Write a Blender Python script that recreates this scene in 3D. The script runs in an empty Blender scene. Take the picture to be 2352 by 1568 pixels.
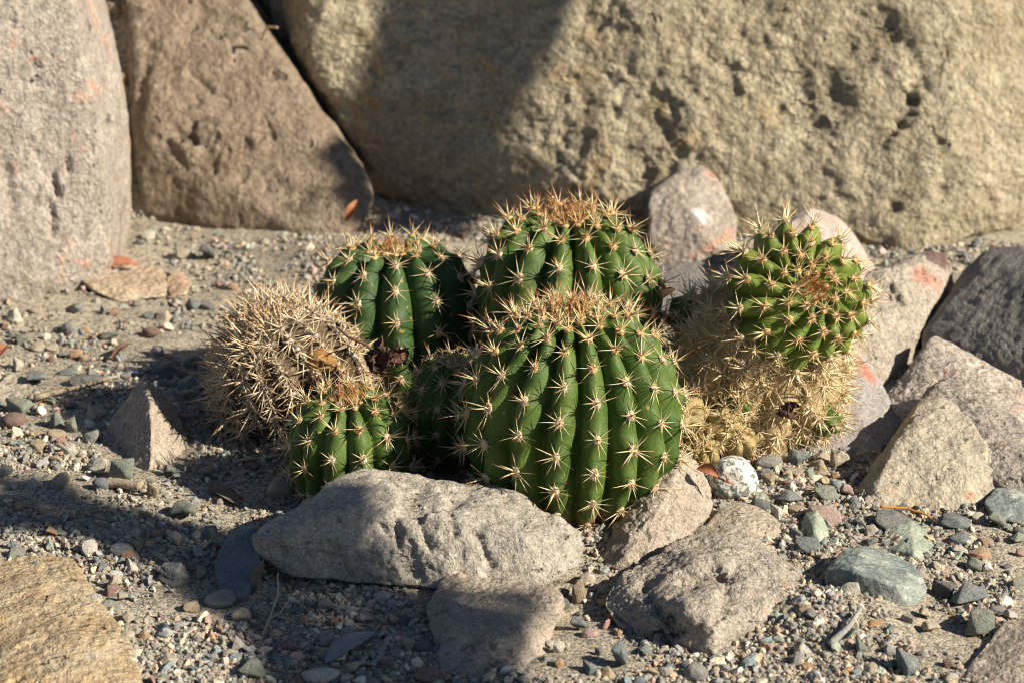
import bpy, bmesh, math, random
import numpy as np
from mathutils import Vector, Matrix, Quaternion, Euler

random.seed(7)
rng = np.random.default_rng(7)
CM = 0.01
SC = bpy.context.scene
COL = SC.collection

# ------------------------------------------------------------------ camera
PITCH = math.radians(20.0)
CAM = np.array([-2.49, -107.7, 46.2])            # cm; the origin is the ground under the front cactus
LENS = 100.0
cam_d = bpy.data.cameras.new('camera')
cam_d.lens = LENS
cam_d.sensor_width = 36.0
cam_d.clip_start = 0.02
cam_d.clip_end = 300.0
cam_d.dof.use_dof = True
cam_d.dof.focus_distance = 1.135
cam_d.dof.aperture_fstop = 19.0
cam = bpy.data.objects.new('camera', cam_d)
COL.objects.link(cam)
cam.location = Vector(CAM * CM)
cam.rotation_euler = (math.radians(90) - PITCH, 0, 0)
SC.camera = cam
SC.cycles.filter_width = 1.15

# ------------------------------------------------------------------ sky, sun, exposure
SUN_EL = math.radians(32.0)
SUN_PHI = math.radians(22.0)                      # from +x towards the camera (-y)
S = np.array([math.cos(SUN_EL) * math.cos(SUN_PHI), -math.cos(SUN_EL) * math.sin(SUN_PHI), math.sin(SUN_EL)])
world = bpy.data.worlds.new('World')
SC.world = world
world.use_nodes = True
wn = world.node_tree
wn.nodes.clear()
w_out = wn.nodes.new('ShaderNodeOutputWorld')
w_bg = wn.nodes.new('ShaderNodeBackground')
w_sky = wn.nodes.new('ShaderNodeTexSky')
w_sky.sky_type = 'NISHITA'
w_sky.sun_disc = False
w_sky.sun_elevation = SUN_EL
w_sky.sun_rotation = math.atan2(S[0], S[1])
w_sky.altitude = 800.0
w_sky.air_density = 0.75
w_sky.dust_density = 0.5
w_bg.inputs['Strength'].default_value = 0.05
wn.links.new(w_sky.outputs[0], w_bg.inputs[0])
wn.links.new(w_bg.outputs[0], w_out.inputs[0])
sun_d = bpy.data.lights.new('sun', 'SUN')
sun_d.energy = 5.0
sun_d.angle = math.radians(0.53)
sun_d.color = (1.0, 0.91, 0.76)
sun = bpy.data.objects.new('sun', sun_d)
COL.objects.link(sun)
sun.rotation_euler = Vector(S).to_track_quat('Z', 'Y').to_euler()
sun.location = Vector(S * 3)
SC.view_settings.view_transform = 'Standard'
SC.view_settings.look = 'None'
SC.view_settings.exposure = 0.82
SC.view_settings.gamma = 1.0
SC.view_settings.use_curve_mapping = False

# ------------------------------------------------------------------ picture -> place
FPX = 2352 * LENS / 36.0
FW = np.array([0, math.cos(PITCH), -math.sin(PITCH)])
UP = np.array([0, math.sin(PITCH), math.cos(PITCH)])


def ray(px, py):
    return np.array([1.0, 0, 0]) * (px - 1176) / FPX + FW + UP * (784 - py) / FPX


def U(px, py, y):
    d = ray(px, py)
    return CAM + d * ((y - CAM[1]) / d[1])


# ------------------------------------------------------------------ noise
def _hash(ix, iy, iz, s):
    h = (ix * 374761393 + iy * 668265263 + iz * 2147483647 + s * 974634777) & 0xFFFFFFFF
    h = ((h ^ (h >> 13)) * 1274126177) & 0xFFFFFFFF
    h = ((h ^ (h >> 15)) * 2246822519) & 0xFFFFFFFF
    return ((h ^ (h >> 16)) & 0xFFFFFF) / float(0xFFFFFF) * 2 - 1


def vnoise(p, s=0):
    p = np.asarray(p, float)
    i = np.floor(p).astype(np.int64)
    f = p - i
    f = f * f * f * (f * (f * 6 - 15) + 10)
    r = 0
    for dx in (0, 1):
        wx = f[:, 0] if dx else 1 - f[:, 0]
        for dy in (0, 1):
            wy = f[:, 1] if dy else 1 - f[:, 1]
            for dz in (0, 1):
                wz = f[:, 2] if dz else 1 - f[:, 2]
                r = r + _hash(i[:, 0] + dx, i[:, 1] + dy, i[:, 2] + dz, s) * wx * wy * wz
    return r


def fbm(p, octv=4, s=0, gain=0.5):
    p = np.asarray(p, float)
    a, r, t = 1.0, 0, 0
    for k in range(octv):
        r = r + a * vnoise(p * (2.03 ** k) + 17.3 * k, s + k)
        t += a
        a *= gain
    return r / t


# ------------------------------------------------------------------ ground height
def ground_h(x, y):
    x = np.atleast_1d(np.asarray(x, float))
    y = np.atleast_1d(np.asarray(y, float))
    p = np.stack([x * 0.11, y * 0.11, np.zeros_like(x)], 1)
    h = 0.45 * fbm(p, 3, 3)
    bank = np.clip((y - 37.5) / 9.0, 0, 1) * np.clip((-x - 17.5) / 3.0, 0, 1)
    h = h + 9.5 * bank * bank * (3 - 2 * bank)
    h = h + 0.9 * np.exp(-(((x + 10.0) / 6.0) ** 2 + ((y - 31.0) / 4.0) ** 2))    # soil banked behind the cacti
    h = h + 0.9 * np.exp(-(((x - 9.3) / 2.6) ** 2 + ((y + 11.5) / 2.2) ** 2))      # heap of soil
    h = h - 0.5 * np.exp(-(((x + 1.0) / 4.0) ** 2 + ((y + 10.0) / 2.5) ** 2))
    d = np.hypot(x, y)
    return h * np.clip((160 - d) / 80, 0, 1)


def G(px, py):
    z = 0.0
    d = ray(px, py)
    for _ in range(6):
        p = CAM + d * ((z - CAM[2]) / d[2])
        z = float(ground_h(p[0], p[1])[0])
    return CAM + d * ((z - CAM[2]) / d[2])


def px_per_cm(p):
    return FPX / float(np.dot(np.asarray(p) - CAM, FW))


# ------------------------------------------------------------------ materials
def mat_new(name):
    m = bpy.data.materials.new(name)
    m.use_nodes = True
    nt = m.node_tree
    nt.nodes.clear()
    out = nt.nodes.new('ShaderNodeOutputMaterial')
    bs = nt.nodes.new('ShaderNodeBsdfPrincipled')
    nt.links.new(bs.outputs[0], out.inputs[0])
    return m, nt, bs


def lk(nt, a, b):
    nt.links.new(a, b)


def n_noise(nt, vec, scale, detail=3, rough=0.55, dist=0.0):
    n = nt.nodes.new('ShaderNodeTexNoise')
    n.inputs['Scale'].default_value = scale
    n.inputs['Detail'].default_value = detail
    n.inputs['Roughness'].default_value = rough
    n.inputs['Distortion'].default_value = dist
    if vec is not None:
        lk(nt, vec, n.inputs['Vector'])
    return n.outputs['Fac']


def n_map(nt, v, a, b, c=0.0, d=1.0, smooth=True):
    n = nt.nodes.new('ShaderNodeMapRange')
    n.interpolation_type = 'SMOOTHSTEP' if smooth else 'LINEAR'
    n.inputs[1].default_value = a
    n.inputs[2].default_value = b
    n.inputs[3].default_value = c
    n.inputs[4].default_value = d
    lk(nt, v, n.inputs[0])
    return n.outputs[0]


def n_math(nt, op, a, b=None):
    n = nt.nodes.new('ShaderNodeMath')
    n.operation = op
    for i, v in enumerate((a, b)):
        if v is None:
            continue
        if isinstance(v, (int, float)):
            n.inputs[i].default_value = v
        else:
            lk(nt, v, n.inputs[i])
    return n.outputs[0]


def n_mix(nt, fac, a, b, mode='MIX'):
    n = nt.nodes.new('ShaderNodeMix')
    n.data_type = 'RGBA'
    n.blend_type = mode
    for i, v in ((0, fac), (6, a), (7, b)):
        if isinstance(v, (int, float)):
            n.inputs[i].default_value = v
        elif isinstance(v, (tuple, list)):
            n.inputs[i].default_value = (*v[:3], 1)
        else:
            lk(nt, v, n.inputs[i])
    return n.outputs[2]


def n_gray(nt, v):
    n = nt.nodes.new('ShaderNodeCombineColor')
    for i in range(3):
        lk(nt, v, n.inputs[i])
    return n.outputs[0]


def n_bump(nt, h, strength, dist, prev=None):
    n = nt.nodes.new('ShaderNodeBump')
    n.inputs['Strength'].default_value = strength
    n.inputs['Distance'].default_value = dist
    lk(nt, h, n.inputs['Height'])
    if prev is not None:
        lk(nt, prev, n.inputs['Normal'])
    return n.outputs[0]


def n_coord(nt, jitter=False):
    tc = nt.nodes.new('ShaderNodeTexCoord')
    v = tc.outputs['Object']
    if jitter:
        oi = nt.nodes.new('ShaderNodeObjectInfo')
        vm = nt.nodes.new('ShaderNodeVectorMath')
        vm.operation = 'ADD'
        cb = nt.nodes.new('ShaderNodeCombineXYZ')
        m = n_math(nt, 'MULTIPLY', oi.outputs['Random'], 37.0)
        for i in range(3):
            lk(nt, m, cb.inputs[i])
        lk(nt, v, vm.inputs[0])
        lk(nt, cb.outputs[0], vm.inputs[1])
        v = vm.outputs[0]
    return v


def rock_mat(name, a, b, grain=700, speck=0.45, bump=0.55, stain=None, spots=(), pits=0.5, big=35, light=None, rough=0.95, coarse=1.0):
    """a/b: the stone's two tones; stain: (colour, scale, threshold, strength); spots: (point_cm, radius_cm, colour)."""
    m, nt, bs = mat_new(name)
    v = n_coord(nt)
    n1 = n_noise(nt, v, big, 6, 0.62, 0.4)
    col = n_mix(nt, n_map(nt, n1, 0.36, 0.64), a, b)
    if stain:
        for sc_, ss, th, st in (stain if isinstance(stain[0], (tuple, list)) and isinstance(stain[0][0], (tuple, list)) else [stain]):
            ns = n_noise(nt, v, ss, 5, 0.6, 0.3)
            f = n_math(nt, 'MULTIPLY', n_map(nt, ns, th, th + 0.07), st)
            col = n_mix(nt, f, col, sc_)
    for p, r, c in spots:
        vd = nt.nodes.new('ShaderNodeVectorMath')
        vd.operation = 'DISTANCE'
        lk(nt, v, vd.inputs[0])
        vd.inputs[1].default_value = Vector(np.asarray(p) * CM)
        w = n_noise(nt, v, 0.9 / (r * CM), 5, 0.7)
        d = n_math(nt, 'ADD', vd.outputs['Value'], n_math(nt, 'MULTIPLY', n_math(nt, 'SUBTRACT', w, 0.5), r * CM * 2.6))
        f = n_map(nt, d, r * CM * 0.65, r * CM * 1.05, 0.85, 0.0)
        col = n_mix(nt, f, col, c)
    n2 = n_noise(nt, v, grain, 3, 0.7)
    n3 = n_noise(nt, v, grain * 0.33, 4, 0.65)
    k = n_math(nt, 'ADD', n_map(nt, n2, 0.3, 0.7, 1 - speck, 1 + speck, False),
               n_map(nt, n3, 0.3, 0.7, -speck * 0.5, speck * 0.5, False))
    col = n_mix(nt, 1.0, col, n_gray(nt, k), 'MULTIPLY')
    if light:
        nl = n_noise(nt, v, light[1], 2, 0.5)
        col = n_mix(nt, n_map(nt, nl, light[2], light[2] + 0.05), col, light[0])
    npit = n_noise(nt, v, grain * 0.22, 2, 0.5)
    fp = n_map(nt, npit, 0.68, 0.74)
    col = n_mix(nt, n_math(nt, 'MULTIPLY', fp, pits), col, tuple(0.35 * x for x in a))
    lk(nt, col, bs.inputs['Base Color'])
    bs.inputs['Roughness'].default_value = rough
    bs.inputs['Specular IOR Level'].default_value = 0.25
    h = n_noise(nt, v, grain * 0.16, 6, 0.68, 0.2)
    h2 = n_noise(nt, v, grain * 0.6, 3, 0.6)
    hh = n_math(nt, 'SUBTRACT', n_math(nt, 'ADD', n_math(nt, 'MULTIPLY', h, coarse), n_math(nt, 'MULTIPLY', h2, 0.35)), n_math(nt, 'MULTIPLY', fp, 0.4 * pits))
    lk(nt, n_bump(nt, hh, min(1.0, bump * 1.25), 0.0055 * 700 / grain), bs.inputs['Normal'])
    return m


def attr_mat(name, rough=0.9, bump=0.4, scale=900):
    m, nt, bs = mat_new(name)
    at = nt.nodes.new('ShaderNodeAttribute')
    at.attribute_name = 'tone'
    v = n_coord(nt)
    n2 = n_noise(nt, v, scale, 3, 0.7)
    k = n_gray(nt, n_map(nt, n2, 0.3, 0.7, 0.7, 1.3, False))
    lk(nt, n_mix(nt, 1.0, at.outputs['Color'], k, 'MULTIPLY'), bs.inputs['Base Color'])
    bs.inputs['Roughness'].default_value = rough
    bs.inputs['Specular IOR Level'].default_value = 0.3
    lk(nt, n_bump(nt, n2, bump, 0.0008), bs.inputs['Normal'])
    return m


def pebble_mat(name, veins):
    m, nt, bs = mat_new(name)
    oi = nt.nodes.new('ShaderNodeObjectInfo')
    v = n_coord(nt, True)
    base = oi.outputs['Color']
    n1 = n_noise(nt, v, 1.6, 5, 0.65, 0.6)
    n2 = n_noise(nt, v, 9.0, 4, 0.7)
    k = n_math(nt, 'ADD', n_map(nt, n2, 0.3, 0.7, 0.62, 1.32, False), n_map(nt, n1, 0.3, 0.7, -0.22, 0.22, False))
    col = n_mix(nt, 1.0, base, n_gray(nt, k), 'MULTIPLY')
    if veins:
        col = n_mix(nt, n_map(nt, n_noise(nt, v, 3.2, 3, 0.6, 1.5), 0.58, 0.66, 0, 0.6), col, (0.46, 0.43, 0.36))
    ge = nt.nodes.new('ShaderNodeNewGeometry')
    sx = nt.nodes.new('ShaderNodeSeparateXYZ')
    lk(nt, ge.outputs['Normal'], sx.inputs[0])
    dz = n_math(nt, 'MULTIPLY', n_map(nt, sx.outputs[2], 0.2, 0.9, 0.10, 0.42), n_map(nt, n_noise(nt, v, 5.0, 4, 0.7), 0.35, 0.6))
    col = n_mix(nt, dz, col, (0.36, 0.32, 0.255))
    lk(nt, col, bs.inputs['Base Color'])
    bs.inputs['Roughness'].default_value = 0.88
    bs.inputs['Specular IOR Level'].default_value = 0.3
    h = n_math(nt, 'ADD', n2, n_math(nt, 'MULTIPLY', n_noise(nt, v, 3.0, 4, 0.6), 1.2))
    lk(nt, n_bump(nt, h, 0.5, 0.25), bs.inputs['Normal'])
    return m


def flesh_mat(name, c1, c2, cork, corkpos):
    m, nt, bs = mat_new(name)
    v = n_coord(nt)
    at = nt.nodes.new('ShaderNodeAttribute')
    at.attribute_name = 'along'                     # 0 at the growing tip, 1 at the root
    n1 = n_noise(nt, v, 60, 5, 0.6)
    col = n_mix(nt, n_map(nt, n1, 0.35, 0.65), c1, c2)
    young = n_map(nt, at.outputs['Fac'], 0.30, 0.0, 0.0, 0.8)
    col = n_mix(nt, young, col, tuple(1.15 * x for x in c2))
    nz = n_noise(nt, v, 180, 5, 0.7, 0.6)
    ck = n_math(nt, 'ADD', at.outputs['Fac'], n_math(nt, 'MULTIPLY', n_math(nt, 'SUBTRACT', nz, 0.5), 0.32))
    col = n_mix(nt, n_map(nt, ck, corkpos, corkpos + 0.10), col, cork)
    fine = n_noise(nt, v, 1400, 2, 0.6)
    col = n_mix(nt, 1.0, col, n_gray(nt, n_map(nt, fine, 0.3, 0.7, 0.82, 1.18, False)), 'MULTIPLY')
    vo = nt.nodes.new('ShaderNodeTexVoronoi')
    vo.inputs['Scale'].default_value = 560
    lk(nt, v, vo.inputs['Vector'])
    dust = n_math(nt, 'MULTIPLY', n_map(nt, vo.outputs['Distance'], 0.06, 0.14, 0.6, 0.0), n_map(nt, n_noise(nt, v, 150, 3, 0.6), 0.52, 0.62))
    col = n_mix(nt, dust, col, (0.45, 0.48, 0.36))
    scar = n_map(nt, n_noise(nt, v, 230, 2, 0.5), 0.70, 0.73, 0, 0.7)
    col = n_mix(nt, scar, col, (0.42, 0.30, 0.10))
    lk(nt, col, bs.inputs['Base Color'])
    bs.inputs['Roughness'].default_value = 0.56
    bs.inputs['Specular IOR Level'].default_value = 0.26
    bs.inputs['Subsurface Weight'].default_value = 0.12
    bs.inputs['Subsurface Radius'].default_value = (0.5, 1.0, 0.25)
    bs.inputs['Subsurface Scale'].default_value = 0.003
    h = n_math(nt, 'ADD', n_noise(nt, v, 260, 4, 0.6), n_math(nt, 'MULTIPLY', fine, 0.3))
    lk(nt, n_bump(nt, h, 0.30, 0.0012), bs.inputs['Normal'])
    return m


def spine_mat(name, base, mid, tip, band=0.25):
    m, nt, bs = mat_new(name)
    at = nt.nodes.new('ShaderNodeAttribute')
    at.attribute_name = 'along'
    an = nt.nodes.new('ShaderNodeAttribute')
    an.attribute_name = 'tone'
    v = n_coord(nt, True)
    t = at.outputs['Fac']
    c = n_mix(nt, n_map(nt, t, 0.02, 0.32), base, mid)
    c = n_mix(nt, n_map(nt, n_math(nt, 'ADD', t, n_math(nt, 'MULTIPLY', an.outputs['Fac'], 0.30)), 0.66, 1.02), c, tip)
    nb = n_noise(nt, v, 900, 2, 0.5)
    c = n_mix(nt, n_map(nt, nb, 0.52, 0.62, 0, band), c, tuple(0.55 * x for x in tip))
    lk(nt, c, bs.inputs['Base Color'])
    bs.inputs['Roughness'].default_value = 0.45
    bs.inputs['Specular IOR Level'].default_value = 0.4
    bs.inputs['Subsurface Weight'].default_value = 0.0
    return m


def plain_mat(name, a, b, scale=200, rough=0.85, bump=0.4, bdist=0.001, trans=0.0):
    m, nt, bs = mat_new(name)
    v = n_coord(nt)
    n1 = n_noise(nt, v, scale, 5, 0.65)
    lk(nt, n_mix(nt, n_map(nt, n1, 0.35, 0.65), a, b), bs.inputs['Base Color'])
    bs.inputs['Roughness'].default_value = rough
    bs.inputs['Specular IOR Level'].default_value = 0.3
    lk(nt, n_bump(nt, n_noise(nt, v, scale * 3, 4, 0.65), bump, bdist), bs.inputs['Normal'])
    return m


# ------------------------------------------------------------------ mesh helpers (input in cm)
def mesh_np(name, verts, faces, mat=None, smooth=True, attrs=()):
    me = bpy.data.meshes.new(name)
    verts = np.asarray(verts, np.float32)
    faces = np.asarray(faces, np.int32)
    nv, nf, k = len(verts), len(faces), faces.shape[1]
    me.vertices.add(nv)
    me.vertices.foreach_set('co', (verts * CM).ravel())
    me.loops.add(nf * k)
    me.loops.foreach_set('vertex_index', faces.ravel())
    me.polygons.add(nf)
    me.polygons.foreach_set('loop_start', np.arange(0, nf * k, k, dtype=np.int32))
    me.polygons.foreach_set('use_smooth', np.full(nf, smooth))
    for an, typ, data in attrs:
        a = me.attributes.new(an, typ, 'POINT')
        a.data.foreach_set('color' if typ == 'FLOAT_COLOR' else 'value', np.asarray(data, np.float32).ravel())
    me.update(calc_edges=True)
    me.validate()
    if mat:
        me.materials.append(mat)
    return me


def new_obj(name, me, parent=None, loc=None):
    o = bpy.data.objects.new(name, me)
    COL.objects.link(o)
    if parent is not None:
        o.parent = parent
    if loc is not None:
        o.location = Vector(np.asarray(loc) * CM)
    return o


def tag(o, label, cat, group=None, kind=None):
    if label:
        o['label'] = label
    if cat:
        o['category'] = cat
    if group:
        o['group'] = group
    if kind:
        o['kind'] = kind
    return o


_ico = {}


def ico(level):
    if level not in _ico:
        bm = bmesh.new()
        bmesh.ops.create_icosphere(bm, subdivisions=level, radius=1.0)
        v = np.array([x.co[:] for x in bm.verts])
        f = np.array([[x.index for x in p.verts] for p in bm.faces])
        bm.free()
        _ico[level] = (v / np.linalg.norm(v, axis=1)[:, None], f)
    return _ico[level]


def vnormals(v, f):
    fn = np.cross(v[f[:, 1]] - v[f[:, 0]], v[f[:, 2]] - v[f[:, 0]])
    n = np.zeros_like(v)
    for k in range(3):
        np.add.at(n, f[:, k], fn)
    return n / (np.linalg.norm(n, axis=1)[:, None] + 1e-12)


def relax(v, f, it):
    e = np.concatenate([f[:, [0, 1]], f[:, [1, 2]], f[:, [2, 0]]])      # each edge appears once per direction
    cnt = np.bincount(e[:, 0], minlength=len(v))[:, None].astype(float)
    for _ in range(it):
        acc = np.stack([np.bincount(e[:, 0], v[e[:, 1], k], len(v)) for k in range(3)], 1)
        v = 0.4 * v + 0.6 * acc / cnt
    return v


def hull_planes(q):
    bm = bmesh.new()
    for p in q:
        bm.verts.new(p)
    r = bmesh.ops.convex_hull(bm, input=bm.verts)
    bm.normal_update()
    pl = {}
    for f in bm.faces:
        n = np.array(f.normal[:])
        if np.linalg.norm(n) < 0.5 or f.calc_area() < 1e-7:
            continue
        d = float(np.dot(n, f.verts[0].co))
        if d < 0:
            n, d = -n, -d
        if d < 1e-3:
            continue
        pl[tuple(np.round(n, 2))] = (n, d)
    bm.free()
    N = np.array([x[0] for x in pl.values()])
    D = np.array([x[1] for x in pl.values()])
    return N, D


def hull_shape(pts, level, p=22, cuts=0, cutdepth=0.06, seed=0):
    pts = np.asarray(pts, float)
    lo, hi = pts.min(0), pts.max(0)
    sc = (hi - lo) / 2
    c = 0.5 * (lo + hi) * 0.4 + pts.mean(0) * 0.6
    q = (pts - c) / sc
    N, D = hull_planes(q)
    if cuts:
        r = np.random.default_rng(seed)
        n = r.normal(size=(cuts, 3))
        n /= np.linalg.norm(n, axis=1)[:, None]
        sup = (q @ n.T).max(0)
        N = np.vstack([N, n])
        D = np.concatenate([D, sup * (1 - cutdepth * r.random(cuts))])
    dirs, f = ico(level)
    acc = np.zeros(len(dirs))
    for n, d in zip(N, D):
        acc += np.clip(dirs @ n / d, 0, None) ** p
    r = acc ** (-1.0 / p)
    return c + dirs * r[:, None] * sc, f


ROCKS = {}


def rock(name, pts, mat, label, cat='rock', level=6, back=3.0, shrink=0.8, sink=0.8, p=24, cuts=14, cutdepth=0.07,
         disp=((0.10, 0.5, 4), (0.035, 2.2, 3)), pits=(), seed=0, group=None, front=None, under=0.75, smooth=None, grooves=()):
    """pts: (px, py, depth y) of the stone's visible corners, each set at its own depth; the back and the underside are added."""
    P = np.array([U(*q) if len(q) == 3 else np.array(q[1]) for q in pts])
    c = P.mean(0)
    bd = np.array([c[0] - CAM[0], c[1] - CAM[1], 0])
    B = c + (P - c) * np.array([shrink, 1, shrink]) + bd / np.linalg.norm(bd) * back
    allp = [P, B]
    if sink is not None:
        zg = float(ground_h(c[0], c[1])[0]) - sink
        F = c + (np.vstack([P, B]) - c) * np.array([under, under, 1])
        F[:, 2] = zg
        allp.append(F)
    if front is not None:
        allp.append(np.array(front))
    v, f = hull_shape(np.vstack(allp), level, p * 4, cuts, cutdepth, seed)
    v = relax(v, f, smooth if smooth is not None else {5: 0, 6: 1, 7: 1, 8: 4}[level])
    for amp, fr, oc in disp:
        n = vnormals(v, f)
        v = v + n * (amp * fbm(v * fr + seed * 3.1, oc, seed))[:, None]
    if pits:
        n = vnormals(v, f)
        for q, r, dep in pits:
            if len(q) == 2:                          # a point of the picture: the nearest vertex of the stone facing it
                rel = v - CAM
                t = rel @ FW
                qx = 1176 + FPX * rel[:, 0] / t
                qy = 784 - FPX * (rel @ UP) / t
                e = (qx - q[0]) ** 2 + (qy - q[1]) ** 2 + np.where((n * rel).sum(1) < 0, 0, 1e6)
                q = v[int(np.argmin(e))].copy()
            w = v - np.asarray(q)
            sel = np.nonzero((w ** 2).sum(1) < (3 * r) ** 2)[0]
            vs, w = v[sel], w[sel]
            w = w + 0.6 * r * np.stack([fbm(vs / r * 1.3, 2, 91 + seed), fbm(vs / r * 1.3, 2, 94), fbm(vs / r * 1.3, 2, 97)], 1) * 1.6
            k = np.exp(-((np.linalg.norm(w, axis=1) / r) ** 4))
            v[sel] = vs - n[sel] * (k * dep)[:, None]
    if grooves:
        n = vnormals(v, f)
        rel = v - CAM
        t = rel @ FW
        qx = 1176 + FPX * rel[:, 0] / t
        qy = 784 - FPX * (rel @ UP) / t
        hid = np.where((n * rel).sum(1) < 0, 0, 1e6)
        dep_all = np.zeros(len(v))
        for line, wd, dep in grooves:
            line = np.array(line, float)
            tt = np.linspace(0, len(line) - 1, 40)
            lx = np.interp(tt, np.arange(len(line)), line[:, 0])
            ly = np.interp(tt, np.arange(len(line)), line[:, 1])
            for j, (ax_, ay_) in enumerate(zip(lx, ly)):
                q = v[int(np.argmin((qx - ax_) ** 2 + (qy - ay_) ** 2 + hid))]
                sel = np.nonzero(np.abs(v[:, 0] - q[0]) < 3 * wd)[0]
                d2 = ((v[sel] - q) ** 2).sum(1)
                dep_all[sel] = np.maximum(dep_all[sel], dep * (0.55 + 0.45 * math.sin(j * 0.9 + seed)) * np.exp(-d2 / wd ** 2))
        v = v - n * dep_all[:, None]
    base = np.array([c[0], c[1], max(float(ground_h(c[0], c[1])[0]), -0.5)])
    me = mesh_np(name, v - base, f, mat(base) if callable(mat) else mat)
    o = new_obj(name, me, None, base)
    tag(o, label, cat, group)
    ROCKS[label] = (v.mean(0), o, v, f)
    return o


def spot_rel(lst):
    return lambda base: [(np.asarray(U(*q)) - base, r, c) for q, r, c in lst]


def tube(path, radii, sides=6, closed=True):
    path = np.asarray(path, float)
    n = len(path)
    tang = np.gradient(path, axis=0)
    tang /= np.linalg.norm(tang, axis=1)[:, None] + 1e-9
    ref = np.array([0.31, 0.17, 0.93])
    V, F = [], []
    for i in range(n):
        a = np.cross(tang[i], ref)
        a /= np.linalg.norm(a) + 1e-9
        b = np.cross(tang[i], a)
        for s in range(sides):
            t = 2 * math.pi * s / sides
            V.append(path[i] + radii[i] * (a * math.cos(t) + b * math.sin(t)))
    for i in range(n - 1):
        for s in range(sides):
            s2 = (s + 1) % sides
            F.append((i * sides + s, i * sides + s2, (i + 1) * sides + s2))
            F.append((i * sides + s, (i + 1) * sides + s2, (i + 1) * sides + s))
    if closed:
        for i0, flip in ((0, True), ((n - 1) * sides, False)):
            for s in range(1, sides - 1):
                t = (i0, i0 + s, i0 + s + 1)
                F.append(t[::-1] if flip else t)
    return np.array(V), np.array(F)


def join(parts):
    V, F, o = [], [], 0
    for v, f in parts:
        V.append(v)
        F.append(np.asarray(f) + o)
        o += len(v)
    return np.vstack(V), np.vstack(F)


# ================================================================== THE GROUND
def axis_coords(lo, hi, step, far):
    inner = np.arange(lo, hi + step / 2, step)
    out, s, x = [], step, hi
    while x < far:
        s *= 1.28
        x += s
        out.append(x)
    neg, s, x = [], step, lo
    while x > -far:
        s *= 1.28
        x -= s
        neg.append(x)
    return np.concatenate([neg[::-1], inner, out])


gx = axis_coords(-32, 30, 0.30, 6000)
gy = axis_coords(-24, 50, 0.30, 6000)
X, Y = np.meshgrid(gx, gy)
xf, yf = X.ravel(), Y.ravel()
near = (np.abs(xf) < 60) & (np.abs(yf) < 90)
zf = ground_h(xf, yf)
pn = np.stack([xf * 1.3, yf * 1.3, 0 * xf], 1)
zf = zf + np.where(near, 0.10 * fbm(pn, 3, 21) + 0.05 * fbm(pn * 2.6, 2, 31), 0)
nx, ny = len(gx), len(gy)
idx = np.arange(nx * ny).reshape(ny, nx)
quads = np.stack([idx[:-1, :-1].ravel(), idx[:-1, 1:].ravel(), idx[1:, 1:].ravel(), idx[1:, :-1].ravel()], 1)


def soil_mat():
    m, nt, bs = mat_new('gritty_soil')
    v = n_coord(nt)
    n1 = n_noise(nt, v, 16, 5, 0.6)
    col = n_mix(nt, n_map(nt, n1, 0.35, 0.65), (0.28, 0.245, 0.185), (0.355, 0.31, 0.24))
    vo = nt.nodes.new('ShaderNodeTexVoronoi')
    vo.inputs['Scale'].default_value = 900
    lk(nt, v, vo.inputs['Vector'])
    sep = nt.nodes.new('ShaderNodeSeparateColor')
    lk(nt, vo.outputs['Color'], sep.inputs[0])
    col = n_mix(nt, 1.0, col, n_gray(nt, n_map(nt, sep.outputs[0], 0, 1, 0.55, 1.5, False)), 'MULTIPLY')
    col = n_mix(nt, n_map(nt, sep.outputs[1], 0.80, 0.82, 0, 0.75), col, (0.42, 0.35, 0.25))
    col = n_mix(nt, n_map(nt, sep.outputs[2], 0.82, 0.84, 0, 0.8), col, (0.085, 0.095, 0.10))
    lk(nt, col, bs.inputs['Base Color'])
    bs.inputs['Roughness'].default_value = 0.95
    bs.inputs['Specular IOR Level'].default_value = 0.2
    h = n_math(nt, 'ADD', n_math(nt, 'MULTIPLY', vo.outputs['Distance'], -0.6), n_noise(nt, v, 350, 5, 0.7))
    lk(nt, n_bump(nt, h, 0.6, 0.0010), bs.inputs['Normal'])
    return m


ground = new_obj('ground', mesh_np('ground', np.stack([xf, yf, zf], 1), quads, soil_mat()))
ground['kind'] = 'structure'

# ================================================================== BOULDERS
GREY_SP = rock_mat
boulder_disp = ((0.7, 0.11, 3), (0.50, 0.36, 4), (0.20, 1.3, 5), (0.11, 4.0, 3))

rock('boulder', [(-420, 705, 21), (-420, -300, 27), (100, 694, 25), (180, 640, 26.3), (172, 40, 29), (110, -260, 31), (249, 330, 28.2), (258, 571, 27.5),
                 (300, 250, 34), (302, 400, 33.6), (312, 492, 33.5), (262, 570, 29.5), (196, -5, 35), (130, -260, 36), (282, 160, 34.5)],
     rock_mat('pale_grey_andesite', (0.29, 0.25, 0.21), (0.355, 0.31, 0.265), grain=520, speck=0.42, bump=0.6,
              stain=[((0.50, 0.25, 0.15), 60, 0.575, 0.55), ((0.20, 0.175, 0.15), 30, 0.58, 0.55)], pits=0.8),
     'pale grey boulder with faint orange streaks at the left edge of the photo', 'boulder', level=7, back=22, sink=3,
     p=16, cuts=6, cutdepth=0.03, disp=((0.30, 0.12, 3), (0.16, 0.5, 4), (0.08, 2.0, 4)), seed=1,
     grooves=[([(122, 396), (133, 455)], 0.13, 0.42), ([(155, 365), (158, 395)], 0.12, 0.4), ([(110, 460), (128, 505), (118, 545)], 0.14, 0.4), ([(28, 40), (24, 60)], 0.15, 0.2), ([(14, 390), (20, 440), (30, 470)], 0.25, 0.3), ([(85, 430), (70, 500)], 0.15, 0.15)],
     pits=[((85, 155), 0.22, 0.25), ((85, 190), 0.25, 0.2), ((80, 353), 0.16, 0.2), ((127, 57), 0.18, 0.2), ((170, 220), 0.14, 0.15), ((191, 505), 0.12, 0.15), ((50, 12), 0.15, 0.2)])

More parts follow.
